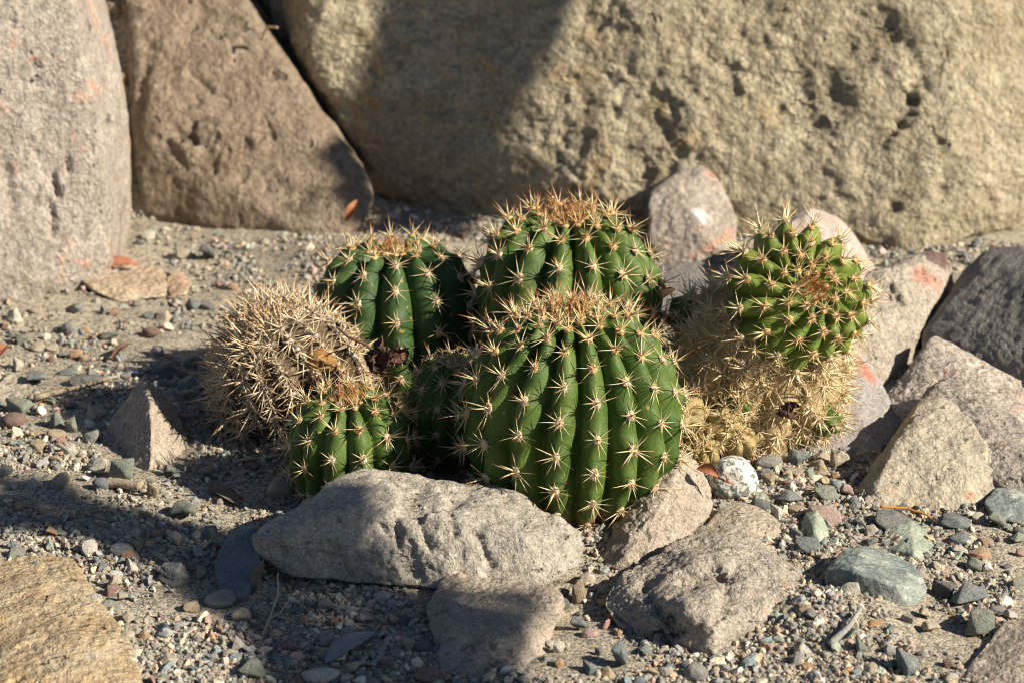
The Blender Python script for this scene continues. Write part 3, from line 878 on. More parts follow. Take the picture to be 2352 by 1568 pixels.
A = (0, 545.5, .3662)
B = (0, 994, .3662)
C_ = (689, 1062.3, .3226)
D = (1320.7, 994, .3662)
E = (1777.7, 803.9, .4875)
TR = [
 ((0, 0, 1.0), [(262,18,44,34,'t'),(272,42,40,34,'o'),(255,66,30,24,'c'),(278,88,30,26,'k'),(283,112,26,22,'c'),(287,134,30,24,'g'),(288,168,24,20,'t'),(292,192,20,18,'c'),(246,40,24,20,'g')]),
 (A, [(100,490,100,90,'w'),(30,540,80,60,'o'),(115,630,110,95,'n'),(440,575,110,90,'g'),(530,580,60,60,'o'),(720,470,80,55,'o'),(945,595,110,70,'r'),(1045,500,120,70,'c'),(870,415,80,50,'c'),
      (1110,410,60,50,'w'),(1060,835,210,100,'k'),(565,850,130,80,'g'),(550,905,200,45,'k'),(1210,910,190,90,'g'),(215,885,170,100,'b'),(90,1050,220,110,'n'),(80,1145,160,100,'r'),(365,1150,110,120,'n'),
      (460,1180,90,110,'n'),(570,1105,140,110,'c'),(215,1230,95,60,'t'),(350,1230,130,70,'t'),(240,1310,100,100,'t'),(430,1330,110,95,'w'),(1270,1060,85,65,'p'),(1050,1000,90,60,'t'),(1190,975,90,60,'w'),
      (1210,780,130,100,'b'),(690,620,150,60,'n'),(480,730,80,70,'o'),(240,690,90,70,'c'),(320,690,90,60,'c'),(100,790,110,90,'w'),(1000,720,110,60,'g'),(1060,745,60,50,'o'),(1110,765,50,60,'w'),
      (1220,430,110,70,'b'),(1320,425,110,70,'g'),(1290,100,110,130,'k'),(1150,100,140,90,'c'),(880,30,60,40,'k'),(1430,300,80,60,'w'),(1460,310,70,60,'o'),(490,440,130,60,'g'),(640,455,60,60,'g'),
      (770,440,70,50,'w'),(1080,240,70,70,'t'),(560,190,50,50,'o'),(1340,1110,80,60,'g'),(1420,1150,120,60,'n'),(790,870,70,60,'g'),(430,840,110,50,'b'),(520,750,60,50,'t'),(320,760,50,50,'r'),(650,970,70,50,'o')]),
 (B, [(780,235,170,150,'n'),(390,300,140,100,'c'),(640,320,110,90,'b'),(620,210,140,100,'w'),(950,360,95,120,'t'),(1140,490,210,130,'n'),(1060,240,100,90,'n'),(770,730,150,90,'b'),(565,720,100,110,'w'),
      (420,715,50,70,'c'),(310,620,100,70,'o'),(150,645,55,35,'w'),(90,750,130,70,'n'),(720,925,90,90,'c'),(695,980,110,70,'r'),(760,1030,80,80,'c'),(595,1045,100,80,'w'),(685,1075,150,60,'n'),
      (800,1150,80,90,'c'),(1120,890,230,120,'k'),(1260,880,80,100,'g'),(1480,1320,120,100,'w'),(1520,1130,130,110,'c'),(1380,1035,200,110,'g'),(1330,640,130,120,'b'),(1240,640,70,80,'c'),
      (1055,630,70,60,'b'),(855,630,70,70,'w'),(980,625,80,50,'o'),(860,700,100,60,'t'),(1375,1230,50,80,'o'),(1000,1150,70,60,'r'),(1650,1390,50,50,'c'),(1575,1480,230,100,'n'),(1125,1545,60,60,'w'),
      (1760,340,170,150,'c'),(1885,385,90,60,'o'),(1570,215,110,80,'r'),(1300,235,90,60,'t'),(1900,965,80,45,'r'),(2010,1060,160,120,'g'),(1440,1380,100,60,'c'),(1240,1270,70,70,'c'),
      (1280,100,60,60,'w'),(1650,60,90,80,'g'),(1480,150,60,70,'r'),(1260,200,60,60,'w'),(40,240,90,100,'b'),(230,85,90,90,'t'),(150,570,90,40,'w'),(320,550,110,60,'b'),(1290,460,40,30,'o'),(470,200,60,60,'w'),
      (140,460,90,80,'t'),(60,450,50,50,'c'),(1010,1520,110,40,'n'),(1380,430,50,50,'c'),(1500,400,50,45,'t'),(1720,1040,100,60,'b'),(1600,1200,80,50,'t')]),
 (C_, [(760,1280,150,100,'c'),(880,1310,130,110,'k'),(385,1450,120,90,'c'),(615,1430,95,80,'r'),(780,1450,90,60,'o'),(920,1510,200,110,'r'),(150,1510,250,120,'w'),(330,1530,130,80,'w'),(490,1540,200,80,'n'),
       (220,1280,150,110,'g'),(1985,920,90,210,'t'),(2040,820,120,110,'c'),(1860,925,110,80,'k'),(1960,1150,140,130,'b'),(2060,1210,120,60,'p'),(2270,1210,60,60,'o'),(1780,1290,60,60,'w'),(1840,1310,80,100,'w'),
       (1900,1300,45,60,'c'),(1840,1420,80,80,'o'),(1750,1400,70,50,'g'),(2040,1450,150,100,'b'),(2250,1370,160,230,'b'),(2200,1490,100,80,'t'),(690,1360,100,60,'g'),(570,1390,80,50,'c'),(480,900,70,50,'c'),(2130,1340,60,60,'b')]),
 (D, [(780,605,90,60,'n'),(1250,490,100,110,'w'),(1150,450,110,90,'k'),(1340,400,170,90,'b'),(1570,520,200,110,'p'),(1370,630,110,80,'b'),(1460,705,160,90,'b'),(1220,285,100,70,'t'),(1360,245,160,80,'c'),
      (1400,150,140,110,'b'),(1550,150,110,70,'c'),(1660,170,120,150,'c'),(1540,220,130,110,'t'),(1580,380,160,90,'n'),(1690,370,100,120,'p'),(570,1500,100,90,'w'),(750,1500,150,130,'g'),(610,1380,50,70,'c'),
      (1390,1420,60,110,'g'),(1470,785,45,35,'t'),(1160,510,60,60,'o'),(1390,480,110,60,'t'),(1630,270,60,70,'o'),(1210,180,170,110,'g')]),
 (E, [(560,800,200,70,'k'),(455,845,75,70,'w'),(460,905,60,50,'b'),(480,955,90,40,'b'),(850,805,150,70,'b'),(960,790,60,60,'w'),(1030,800,120,90,'n'),(870,885,110,50,'b'),(985,905,60,40,'o'),(960,955,110,60,'o'),
      (950,1010,90,70,'n'),(860,945,100,60,'w'),(1150,880,80,50,'n'),(780,1120,130,90,'k'),(910,1150,170,110,'b'),(960,1270,190,160,'n'),(600,1460,160,140,'b'),(400,1390,80,110,'n'),(460,1500,80,60,'c'),
      (830,1535,60,40,'w'),(730,1310,100,70,'c'),(1140,1100,100,60,'n'),(830,1240,40,30,'o'),(700,1240,70,60,'c'),(1165,950,50,40,'p'),(1020,1095,60,50,'c'),(1130,620,90,50,'b'),(690,1040,60,50,'w'),(230,980,60,40,'c'),(620,1260,70,50,'g')]),
]
for (ox, oy, s), lst in TR:
    for x, y, w, h, c in lst:
        pebble(ox + x * s, oy + y * s, w * s, h * s, c)
# the dark pebble lying on the tan corner rock, small stones on the buff slab
for px_, py_, w_, h_, c_, y_ in ((180, 1411, 62, 46, 'g', -10.6), (204, 616, 22, 20, 'o', 27.6), (260, 624, 24, 10, 'w', 28.2), (1642, 1247, 15, 13, 'c', -4.9)):
    q = U(px_, py_, y_)
    k_ = px_per_cm(q)
    o_ = pebble(0, 0, w_ / k_, h_ / k_, c_, pos=q, flat=q[2] - 0.3 * h_ / k_)

# a sprinkling of further pebbles that can still be told apart
keys = 'ccccttorwwggggbbbnnnkp'
cnt = 0
while cnt < 88:
    px_, py_ = random.uniform(20, 2340), random.uniform(520, 1560)
    if 500 < px_ < 1960 and 560 < py_ < 1180:
        continue
    q = G(px_, py_)
    if any(np.hypot(*(q[:2] - e[4])) < 0.55 * (e[3] + 0.6) for e in PEBS):
        continue
    sz = random.uniform(0.42, 0.8)
    pebble(0, 0, sz, sz * random.uniform(0.5, 0.8), random.choice(keys), pos=q)
    cnt += 1

# ================================================================== GRAVEL AND GRIT (past counting)
M_GRAV = attr_mat('gravel_stone')


def scatter(name, n, smin, smax, level, label, sinkf, seed):
    r = np.random.default_rng(seed)
    if level == 0:
        bv = np.array([(1, 0, 0), (-1, 0, 0), (0, 1, 0), (0, -1, 0), (0, 0, 1), (0, 0, -1)], float)
        bf = np.array([(0, 2, 4), (2, 1, 4), (1, 3, 4), (3, 0, 4), (2, 0, 5), (1, 2, 5), (3, 1, 5), (0, 3, 5)])
    else:
        _, bf = ico(level)
        vv = []
        for k in range(12):
            pp = r.normal(size=(9, 3))
            pp /= np.linalg.norm(pp, axis=1)[:, None]
            hv, _f = hull_shape(pp, level, 60 if k % 4 else 14, 2, 0.1, seed + k)
            vv.append((hv - hv.mean(0)) / np.abs(hv - hv.mean(0)).max())
        bv = np.array(vv)
    m = n * 3
    # even in the picture's depth: more grains where they show larger
    y = -22 + 64 * r.random(m) ** 1.25
    half = (CAM[1] * -1 + y) * 0.195
    x = -2.5 + (r.random(m) * 2 - 1) * half
    bankx = r.random(m) < 0.05
    x[bankx] = -27 + 9 * r.random(bankx.sum())
    y[bankx] = 36 + 12 * r.random(bankx.sum())
    keep = (0.55 + 1.4 * fbm(np.stack([x * 0.22, y * 0.22, 0 * x], 1), 3, 7)) > r.random(m) * 0.8
    x, y = x[keep][:n], y[keep][:n]
    n = len(x)
    s = smin + (smax - smin) * r.random(n) ** (2.6 if smax > 0.4 else 1.6)
    z = ground_h(x, y)
    base = np.array([PC[k] for k in 'cccccttowwggggggbbnnnkkrp'])
    col = base[r.integers(0, len(base), n)] * (0.75 + 0.55 * r.random(n))[:, None] * 1.08
    nb_ = bv.shape[-2]
    V = (bv[None] if bv.ndim == 2 else bv[r.integers(0, len(bv), n)]) * (s / 2)[:, None, None] * (0.65 + 0.5 * r.random((n, 1, 3)))
    V = V * (0.85 + 0.3 * r.random((n, nb_, 1)))
    q = r.normal(size=(n, 4))
    q /= np.linalg.norm(q, axis=1)[:, None]
    w, a, b, c = q.T
    Rm = np.stack([np.stack([1 - 2 * (b * b + c * c), 2 * (a * b - c * w), 2 * (a * c + b * w)], 1),
                   np.stack([2 * (a * b + c * w), 1 - 2 * (a * a + c * c), 2 * (b * c - a * w)], 1),
                   np.stack([2 * (a * c - b * w), 2 * (b * c + a * w), 1 - 2 * (a * a + b * b)], 1)], 1)
    V = np.einsum('nij,nkj->nki', Rm, V)
    V[:, :, 2] *= 0.8
    V += np.stack([x, y, z + s * sinkf], 1)[:, None]
    F = bf[None] + (np.arange(n) * nb_)[:, None, None]
    cols = np.repeat(np.concatenate([col, np.ones((n, 1))], 1), nb_, 0)
    o = new_obj(name, mesh_np(name, V.reshape(-1, 3), F.reshape(-1, 3), M_GRAV, False, [('tone', 'FLOAT_COLOR', cols)]))
    tag(o, label, name, kind='stuff')


scatter('gravel', 7200, 0.26, 0.66, 2, 'mixed cream grey and rust gravel strewn over the soil', 0.22, 41)


def grain_mat():
    m, nt, bs = mat_new('grain_stone')
    at = nt.nodes.new('ShaderNodeAttribute')
    at.attribute_type = 'INSTANCER'
    at.attribute_name = 'tone'
    lk(nt, at.outputs['Color'], bs.inputs['Base Color'])
    bs.inputs['Roughness'].default_value = 0.9
    bs.inputs['Specular IOR Level'].default_value = 0.3
    return m


M_GRAIN = grain_mat()


def grains(name, n, smin, smax, label, sinkf, seed, subdiv):
    """one object: loose grains, instanced by geometry nodes on points that carry each grain's size, turn and colour."""
    r = np.random.default_rng(seed)
    m = n * 3
    y = -22 + 64 * r.random(m) ** 1.25
    x = -2.5 + (r.random(m) * 2 - 1) * (CAM[1] * -1 + y) * 0.195
    bk = r.random(m) < 0.05
    x[bk] = -27 + 9 * r.random(bk.sum())
    y[bk] = 36 + 12 * r.random(bk.sum())
    keep = (0.55 + 1.4 * fbm(np.stack([x * 0.22, y * 0.22, 0 * x], 1), 3, 7)) > r.random(m) * 0.8
    x, y = x[keep][:n], y[keep][:n]
    n = len(x)
    sz = smin + (smax - smin) * r.random(n) ** 2.4
    z = ground_h(x, y) + sz * sinkf
    base = np.array([PC[k] for k in 'cccccttowwggggggbbnnnkkrp'])
    col = base[r.integers(0, len(base), n)] * (0.75 + 0.55 * r.random(n))[:, None]
    col = 0.52 * col + 0.48 * np.array([0.30, 0.265, 0.21])            # dusted with the soil they lie in
    me = bpy.data.meshes.new(name)
    me.vertices.add(n)
    me.vertices.foreach_set('co', (np.stack([x, y, z], 1) * CM).astype(np.float32).ravel())
    for an, typ, key, data in (('tone', 'FLOAT_COLOR', 'color', np.concatenate([col, np.ones((n, 1))], 1)),
                               ('size', 'FLOAT_VECTOR', 'vector', sz[:, None] / 2 * CM * (0.65 + 0.5 * r.random((n, 3))) * np.array([1, 1, 0.85])),
                               ('turn', 'FLOAT_VECTOR', 'vector', r.random((n, 3)) * 6.283 * np.array([0.15, 0.15, 1]))):
        me.attributes.new(an, typ, 'POINT').data.foreach_set(key, data.astype(np.float32).ravel())
    o = new_obj(name, me)
    ng = bpy.data.node_groups.new(name + '_nodes', 'GeometryNodeTree')
    ng.interface.new_socket('Geometry', in_out='INPUT', socket_type='NodeSocketGeometry')
    ng.interface.new_socket('Geometry', in_out='OUTPUT', socket_type='NodeSocketGeometry')
    N, L = ng.nodes, ng.links
    gi, go = N.new('NodeGroupInput'), N.new('NodeGroupOutput')
    jn = N.new('GeometryNodeJoinGeometry')
    for k in range(8):
        ic = N.new('GeometryNodeMeshIcoSphere')
        ic.inputs['Radius'].default_value = 1.0
        ic.inputs['Subdivisions'].default_value = subdiv
        rv_ = N.new('FunctionNodeRandomValue')
        rv_.data_type = 'FLOAT_VECTOR'
        rv_.inputs[0].default_value = (-0.30, -0.30, -0.30)
        rv_.inputs[1].default_value = (0.30, 0.30, 0.30)
        rv_.inputs['Seed'].default_value = seed * 10 + k
        sp = N.new('GeometryNodeSetPosition')
        L.new(ic.outputs['Mesh'], sp.inputs['Geometry'])
        L.new(rv_.outputs[0], sp.inputs['Offset'])
        sm = N.new('GeometryNodeSetShadeSmooth')
        sm.inputs['Shade Smooth'].default_value = False
        L.new(sp.outputs[0], sm.inputs[0])
        mt = N.new('GeometryNodeSetMaterial')
        mt.inputs['Material'].default_value = M_GRAIN
        L.new(sm.outputs[0], mt.inputs[0])
        g2 = N.new('GeometryNodeGeometryToInstance')
        L.new(mt.outputs[0], g2.inputs[0])
        L.new(g2.outputs[0], jn.inputs[0])
    ip = N.new('GeometryNodeInstanceOnPoints')
    ip.inputs['Pick Instance'].default_value = True
    rn = N.new('FunctionNodeRandomValue')
    rn.data_type = 'INT'
    rn.inputs[4].default_value = 0
    rn.inputs[5].default_value = 7
    L.new(gi.outputs[0], ip.inputs['Points'])
    L.new(jn.outputs[0], ip.inputs['Instance'])
    L.new(rn.outputs[2], ip.inputs['Instance Index'])
    for an, sock in (('size', 'Scale'), ('turn', 'Rotation')):
        na = N.new('GeometryNodeInputNamedAttribute')
        na.data_type = 'FLOAT_VECTOR'
        na.inputs['Name'].default_value = an
        L.new(na.outputs['Attribute'], ip.inputs[sock])
    L.new(ip.outputs[0], go.inputs[0])
    md = o.modifiers.new('grains', 'NODES')
    md.node_group = ng
    tag(o, label, name, kind='stuff')


grains('grit', 54000, 0.10, 0.34, 'coarse pale grit covering the soil between the stones', 0.2, 42, 1)
grains('sand', 60000, 0.05, 0.12, 'fine sandy grains dusting the soil', 0.25, 43, 1)

# ================================================================== CACTI
M_FLESH = flesh_mat('green_cactus_flesh', (0.044, 0.088, 0.013), (0.088, 0.136, 0.025), (0.26, 0.19, 0.10), 0.85)
M_FLESH_Y = flesh_mat('yellow_green_cactus_flesh', (0.095, 0.145, 0.018), (0.145, 0.185, 0.032), (0.30, 0.22, 0.11), 0.96)
M_FLESH_P = flesh_mat('yellowed_cactus_flesh', (0.30, 0.23, 0.09), (0.36, 0.28, 0.13), (0.34, 0.25, 0.13), 0.6)
M_CORK = plain_mat('corky_tan_stem', (0.46, 0.36, 0.20), (0.34, 0.25, 0.12), 130, 0.9, 0.8, 0.002)
M_DEAD = plain_mat('dead_cactus_skin', (0.075, 0.052, 0.034), (0.19, 0.14, 0.085), 160, 0.95, 0.8, 0.002)
M_ROT = plain_mat('rotten_orange_tissue', (0.42, 0.24, 0.08), (0.24, 0.13, 0.05), 220, 0.9, 0.9, 0.002)
M_SP_OLD = spine_mat('cream_spines', (0.52, 0.31, 0.10), (0.74, 0.61, 0.34), (0.30, 0.11, 0.04), 0.3)
M_SP_YOUNG = spine_mat('rusty_young_spines', (0.55, 0.37, 0.15), (0.54, 0.32, 0.12), (0.27, 0.09, 0.04), 0.2)
M_SP_DEAD = spine_mat('bleached_spines', (0.48, 0.36, 0.21), (0.72, 0.60, 0.40), (0.45, 0.28, 0.15), 0.25)
M_SP_FINE = spine_mat('straw_spines', (0.60, 0.44, 0.20), (0.81, 0.69, 0.44), (0.54, 0.35, 0.16), 0.1)
M_WOOL = plain_mat('tan_wool', (0.56, 0.42, 0.25), (0.66, 0.54, 0.37), 700, 1.0, 0.6, 0.0008)
M_WOOL_O = plain_mat('orange_wool', (0.56, 0.34, 0.14), (0.64, 0.46, 0.24), 700, 1.0, 0.6, 0.0008)
M_WOOL_G = plain_mat('grey_wool', (0.42, 0.36, 0.30), (0.56, 0.49, 0.41), 700, 1.0, 0.6, 0.0008)


def spine_geo(d, L, r, curve, seg=3, sides=3, off=0.05):
    """one spine from the origin along d; returns verts, faces, along."""
    d = np.asarray(d, float)
    d = d / np.linalg.norm(d)
    side = np.cross(d, (0.3, 0.2, 0.9))
    side /= np.linalg.norm(side) + 1e-9
    t = np.linspace(0, 1, seg + 1)
    path = d[None] * (off + L * t[:, None]) + side[None] * (curve * L * (t ** 2)[:, None])
    rad = r * np.array([1.15, 0.95, 0.62, 0.05])[:seg + 1]
    v, f = tube(path, rad, sides, False)
    return v, f, np.repeat(t, sides)


def cluster_mesh(name, seed, mat, nrad, lrad, ncen, lcen, r, tilt=78, cen_spread=50):
    q = random.Random(seed)
    parts, along, tone = [], [], []
    a0 = q.uniform(0, 6.28)
    for k in range(nrad):
        a = a0 + 2 * math.pi * (k + q.uniform(-0.28, 0.28)) / nrad
        ti = math.radians(tilt + q.uniform(-22, 10))
        d = (math.cos(a) * math.sin(ti), math.sin(a) * math.sin(ti), math.cos(ti))
        if q.random() < 0.10:
            continue
        v, f, t = spine_geo(d, lrad * q.uniform(0.5, 1.15) * (0.55 if q.random() < 0.1 else 1), r * q.uniform(0.65, 1.0), q.uniform(-0.12, 0.12))
        parts.append((v, f)); along.append(t); tone.append(np.full(len(v), q.random() * 0.5))
    for k in range(ncen):
        a = q.uniform(0, 6.28)
        ti = math.radians(q.uniform(8, cen_spread))
        d = (math.cos(a) * math.sin(ti), math.sin(a) * math.sin(ti), math.cos(ti))
        v, f, t = spine_geo(d, lcen * q.uniform(0.7, 1.2), r * q.uniform(1.0, 1.35), q.uniform(-0.06, 0.06))
        parts.append((v, f)); along.append(t); tone.append(np.full(len(v), 0.5 + q.random() * 0.5))
    v, f = join(parts)
    return mesh_np(name, v, f, mat, True, [('along', 'FLOAT', np.concatenate(along)), ('tone', 'FLOAT', np.concatenate(tone))])


def wool_mesh(seed, mat, rad=0.185):
    q = np.random.default_rng(seed)
    v, f = ico(2)
    v = v * (0.85 + 0.35 * q.random((len(v), 1))) * np.array([rad, rad * 1.25, rad * 0.62])
    parts = [(v, f)]
    for k in range(40):
        d = q.normal(size=3)
        d[2] = abs(d[2]) * 0.8 + 0.15
        d /= np.linalg.norm(d)
        p0 = d * np.array([rad, rad * 1.25, rad * 0.62]) * 0.85
        e = d + 0.5 * q.normal(size=3)
        e /= np.linalg.norm(e)
        path = np.stack([p0, p0 + e * 0.06, p0 + (e + 0.4 * q.normal(size=3)) * 0.11])
        parts.append(tube(path, [0.014, 0.011, 0.003], 3, False))
    v, f = join(parts)
    return mesh_np('areole', v, f, mat)


KINDS = {
    'old': ([cluster_mesh('spine_cluster', 200 + k, M_SP_OLD, 11, 1.0, 2, 1.05, 0.026) for k in range(9)], [wool_mesh(300 + k, M_WOOL) for k in range(4)]),
    'mid': ([cluster_mesh('spine_cluster', 220 + k, M_SP_OLD, 10, 0.94, 4, 1.1, 0.026, 70, 45) for k in range(7)], [wool_mesh(310 + k, M_WOOL_O) for k in range(4)]),
    'young': ([cluster_mesh('spine_cluster', 240 + k, M_SP_YOUNG, 8, 0.70, 5, 1.02, 0.026, 55, 34) for k in range(7)], [wool_mesh(320 + k, M_WOOL_O) for k in range(4)]),
    'dead': ([cluster_mesh('spine_cluster', 260 + k, M_SP_DEAD, 10, 1.15, 3, 1.3, 0.040, 70, 55) for k in range(9)], [wool_mesh(330 + k, M_WOOL_G, 0.19) for k in range(4)]),
    'straw': ([cluster_mesh('spine_cluster', 280 + k, M_SP_FINE, 10, 0.95, 4, 1.1, 0.032, 68, 55) for k in range(8)], [wool_mesh(340 + k, M_WOOL) for k in range(4)]),
}


def add_areole(parent, p, nrm, up, kind, scale=1.0, nested=False, spine_scale=1.0):
    n = np.asarray(nrm) / np.linalg.norm(nrm)
    u = np.asarray(up) - n * np.dot(up, n)
    u /= np.linalg.norm(u) + 1e-9
    r = np.cross(u, n)
    M = Matrix(((r[0], u[0], n[0], p[0] * CM), (r[1], u[1], n[1], p[1] * CM), (r[2], u[2], n[2], p[2] * CM), (0, 0, 0, 1)))
    sp, wo = KINDS[kind]
    a = bpy.data.objects.new('areole', random.choice(wo))
    COL.objects.link(a)
    a.parent = parent
    a.matrix_local = M @ Matrix.Scale(scale, 4)
    s = bpy.data.objects.new('spine_cluster', random.choice(sp))
    COL.objects.link(s)
    if nested:
        s.parent = parent
        s.matrix_local = M @ Matrix.Rotation(random.uniform(-0.5, 0.5), 4, 'Z') @ Matrix.Scale(scale * spine_scale, 4)
    else:
        s.parent = a
        s.matrix_local = Matrix.Rotation(random.uniform(-0.5, 0.5), 4, 'Z') @ Matrix.Scale(spine_scale * random.uniform(0.88, 1.12), 4)
    return a


class Plant:
    """a ribbed body of revolution; surf(theta, u) with u = 0 at the tip and 1 at the root."""

    def __init__(s, R, H, n, depth=0.2, nb=9, bulge=0.02, dip=0.5, a0=-62, zc=None, k=0.8, twist=0.0, axis=(0, 0, 1), origin=(0, 0, 0), wob=0.0, seed=0, spin=0.0, gp=0.66, crown=0.55):
        s.__dict__.update(locals())
        s.zc = H * 0.42 if zc is None else zc
        a = np.radians(np.linspace(90, a0, 400))
        r, z = s.prof(a)
        L = np.concatenate([[0], np.cumsum(np.hypot(np.diff(r), np.diff(z)))])
        s.A, s.tau, s.len = a, L / L[-1], L[-1]
        s.Q = np.array(Vector((0, 0, 1)).rotation_difference(Vector(axis)).to_matrix())

    def prof(s, a):
        r = s.R * np.clip(np.cos(a), 0, 1) ** s.k
        sa = np.sin(a)
        z = np.where(sa >= 0, s.zc + (s.H - s.zc) * np.abs(sa) ** 1.0, s.zc * (1 - sa / math.sin(math.radians(s.a0))))
        z = z - s.dip * np.exp(-(r / s.R / 0.30) ** 2)
        return r, z

    def surf(s, th, u, bump=True):
        tau = np.clip(u, 0, 1) ** 1.18                # areoles crowd towards the tip
        a = np.interp(tau, s.tau, s.A)
        r, z = s.prof(a)
        ph = s.n / 2.0 * (th - s.spin - s.twist * (1 - u))
        g = np.abs(np.cos(ph)) ** s.gp
        m = np.clip((r / s.R - 0.06) / 0.40, 0, 1)
        m = m * m * (3 - 2 * m) * (0.5 + 0.5 * np.clip((1.06 - u) / 0.25, 0, 1))
        ribi = np.round(ph / math.pi)
        par = np.where(ribi % 2 == 0, 0.0, 0.5)
        b = np.cos(2 * np.pi * (s.nb * u - 0.35 - par)) if bump else 1.0
        add = -s.depth * m * (1 - g) + s.bulge * m * g ** 3 * b
        sa = np.clip(np.sin(a), 0, 1)
        rr = r * (1 + add * (1 - 0.45 * sa))
        zz = z + s.R * add * sa * s.crown * 1.6
        p = np.stack([rr * np.cos(th), rr * np.sin(th), zz], -1)
        if s.wob:
            q = p.reshape(-1, 3)
            w = np.stack([fbm(q * 0.35 + s.seed, 2, s.seed), fbm(q * 0.35 + s.seed, 2, s.seed + 5), fbm(q * 0.35, 2, s.seed + 9)], 1) * s.wob
            p = p + w.reshape(p.shape)
        return p @ s.Q.T + np.asarray(s.origin)

    def mesh(s, name, mat, per=16, rows=110):
        nt = s.n * per
        th = np.linspace(0, 2 * np.pi, nt, endpoint=False)
        u = np.linspace(0.0, 1, rows) ** 1.1
        u[0] = 0.004
        T, Uu = np.meshgrid(th, u)
        p = s.surf(T, Uu)
        idx = np.arange(nt * rows).reshape(rows, nt)
        nxt = np.roll(idx, -1, 1)
        q = np.stack([idx[:-1].ravel(), idx[1:].ravel(), nxt[1:].ravel(), nxt[:-1].ravel()], 1)
        return mesh_np(name, p.reshape(-1, 3), q, mat, True, [('along', 'FLOAT', Uu.ravel())])

    def areoles(s):
        out = []
        for i in range(s.n):
            par = 0.0 if i % 2 == 0 else 0.5
            for k in range(s.nb + 1):
                u = (k + 0.35 + par) / s.nb
                if u > 0.99 or (k == 0 and i % 2 == 0 and s.n > 15):
                    continue
                th = 2 * np.pi * i / s.n + s.spin + s.twist * (1 - u)
                e = 0.012
                P = s.surf(np.array([th, th + e, th - e, th, th]), np.array([u, u, u, min(u + e, 1), max(u - e, 0.002)]), False)
                p = s.surf(np.array([th]), np.array([u]))[0]
                nn = np.cross(P[3] - P[4], P[1] - P[2])
                c = s.Q @ np.array([0, 0, s.zc]) + np.asarray(s.origin)
                if np.dot(nn, p - c) < 0:
                    nn = -nn
                nn = nn / (np.linalg.norm(nn) + 1e-12)
                ax = p - c
                ax /= np.linalg.norm(ax)
                nn = nn * 0.8 + ax * 0.2
                out.append((p, nn, P[4] - P[3], u))
        return out


def cactus(name, loc, plant, mat, label, scale=0.9, ratio_young=0.16, ratio_mid=0.42, zmin=0.25, kinds=('young', 'mid', 'old'), per=16, rows=110, drop=0.0, sscale=1.0):
    e = new_obj(name, None, None, loc)
    e.empty_display_size = 0.02
    tag(e, label, 'cactus', 'cacti growing in one clump')
    new_obj('body', plant.mesh('body', mat, per, rows), e)
    for p, n, up, u in plant.areoles():
        if p[2] + loc[2] < zmin or random.random() < drop:
            continue
        kd = kinds[0] if u < ratio_young else (kinds[1] if u < ratio_mid else kinds[2])
        sc = scale * (0.80 + 0.20 * min(1, u / 0.3)) * random.uniform(0.9, 1.1)
        add_areole(e, p, n, up, kd, sc, spine_scale=sscale)
    return e


cactus('barrel_cactus', (0.05, 0, -0.1), Plant(4.50, 8.7, 18, 0.225, 9, 0.020, 0.40, -58, 3.6, 0.86, 0.18, (-0.02, -0.03, 1), wob=0.16, seed=1, spin=-1.45),
       M_FLESH, 'largest green ribbed barrel cactus at the front centre', 0.92, 0.14, 0.40)
cactus('barrel_cactus', (0.1, 10.0, -0.1), Plant(4.15, 9.3, 15, 0.23, 9, 0.022, 0.5, -58, 4.6, 0.66, 0.10, (-0.03, 0.02, 1), wob=0.22, seed=4, spin=-1.35),
       M_FLESH, 'tallest green barrel cactus, standing right behind the largest front one', 0.95, 0.16, 0.36)
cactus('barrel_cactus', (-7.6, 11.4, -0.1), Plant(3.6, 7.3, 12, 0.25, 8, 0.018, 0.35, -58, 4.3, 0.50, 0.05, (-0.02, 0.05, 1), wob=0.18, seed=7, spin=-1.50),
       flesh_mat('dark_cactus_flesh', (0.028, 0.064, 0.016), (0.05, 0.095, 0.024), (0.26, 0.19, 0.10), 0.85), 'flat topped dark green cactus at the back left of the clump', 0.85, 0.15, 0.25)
cactus('barrel_cactus', (-9.0, 0.6, -0.2), Plant(2.58, 4.9, 13, 0.21, 6, 0.02, 0.35, -58, 2.2, 0.66, 0.12, (-0.04, -0.08, 1), wob=0.12, seed=9, spin=-1.35),
       M_FLESH, 'small green cactus at the front left behind the long grey stone', 0.78, 0.18, 0.40, rows=80, sscale=1.05)
cactus('barrel_cactus', (-5.0, 3.9, -0.1), Plant(2.05, 5.0, 12, 0.20, 6, 0.02, 0.3, -58, 2.3, 0.66, -0.1, (0.02, -0.05, 1), wob=0.1, seed=12, spin=-1.3),
       M_FLESH, 'small shaded cactus wedged between the two front cacti', 0.66, 0.12, 0.12, kinds=('old', 'old', 'old'), rows=80)

# the dead one, left
DB = np.array([-12.3, 8.0, 0.0])
dead = new_obj('dead_cactus', None, None, DB)
tag(dead, 'dead grey cactus bristling with bleached spines at the left of the clump', 'cactus', 'cacti growing in one clump')
dp = Plant(2.95, 5.8, 16, 0.16, 10, 0.02, 0.2, -60, 2.7, 0.66, 0.2, (-0.30, -0.22, 0.93), (0.9, 0.2, 0), wob=0.5, seed=15, spin=-1.4)
new_obj('body', dp.mesh('body', M_DEAD, 12, 80), dead)
for p, n, up, u in dp.areoles():
    if p[2] < 0.2:
        continue
    add_areole(dead, p, n + 0.25 * rng.normal(size=3), up, 'dead', random.uniform(0.62, 1.08))
    if p[1] < 2.0:                                   # crowded, slumped ribs: a second cluster between two areoles
        add_areole(dead, p + 0.5 * up / (np.linalg.norm(up) + 1e-9) + 0.06 * n, n + 0.4 * rng.normal(size=3), up, 'dead', random.uniform(0.6, 0.95))
q = U(742, 822, 5.4)
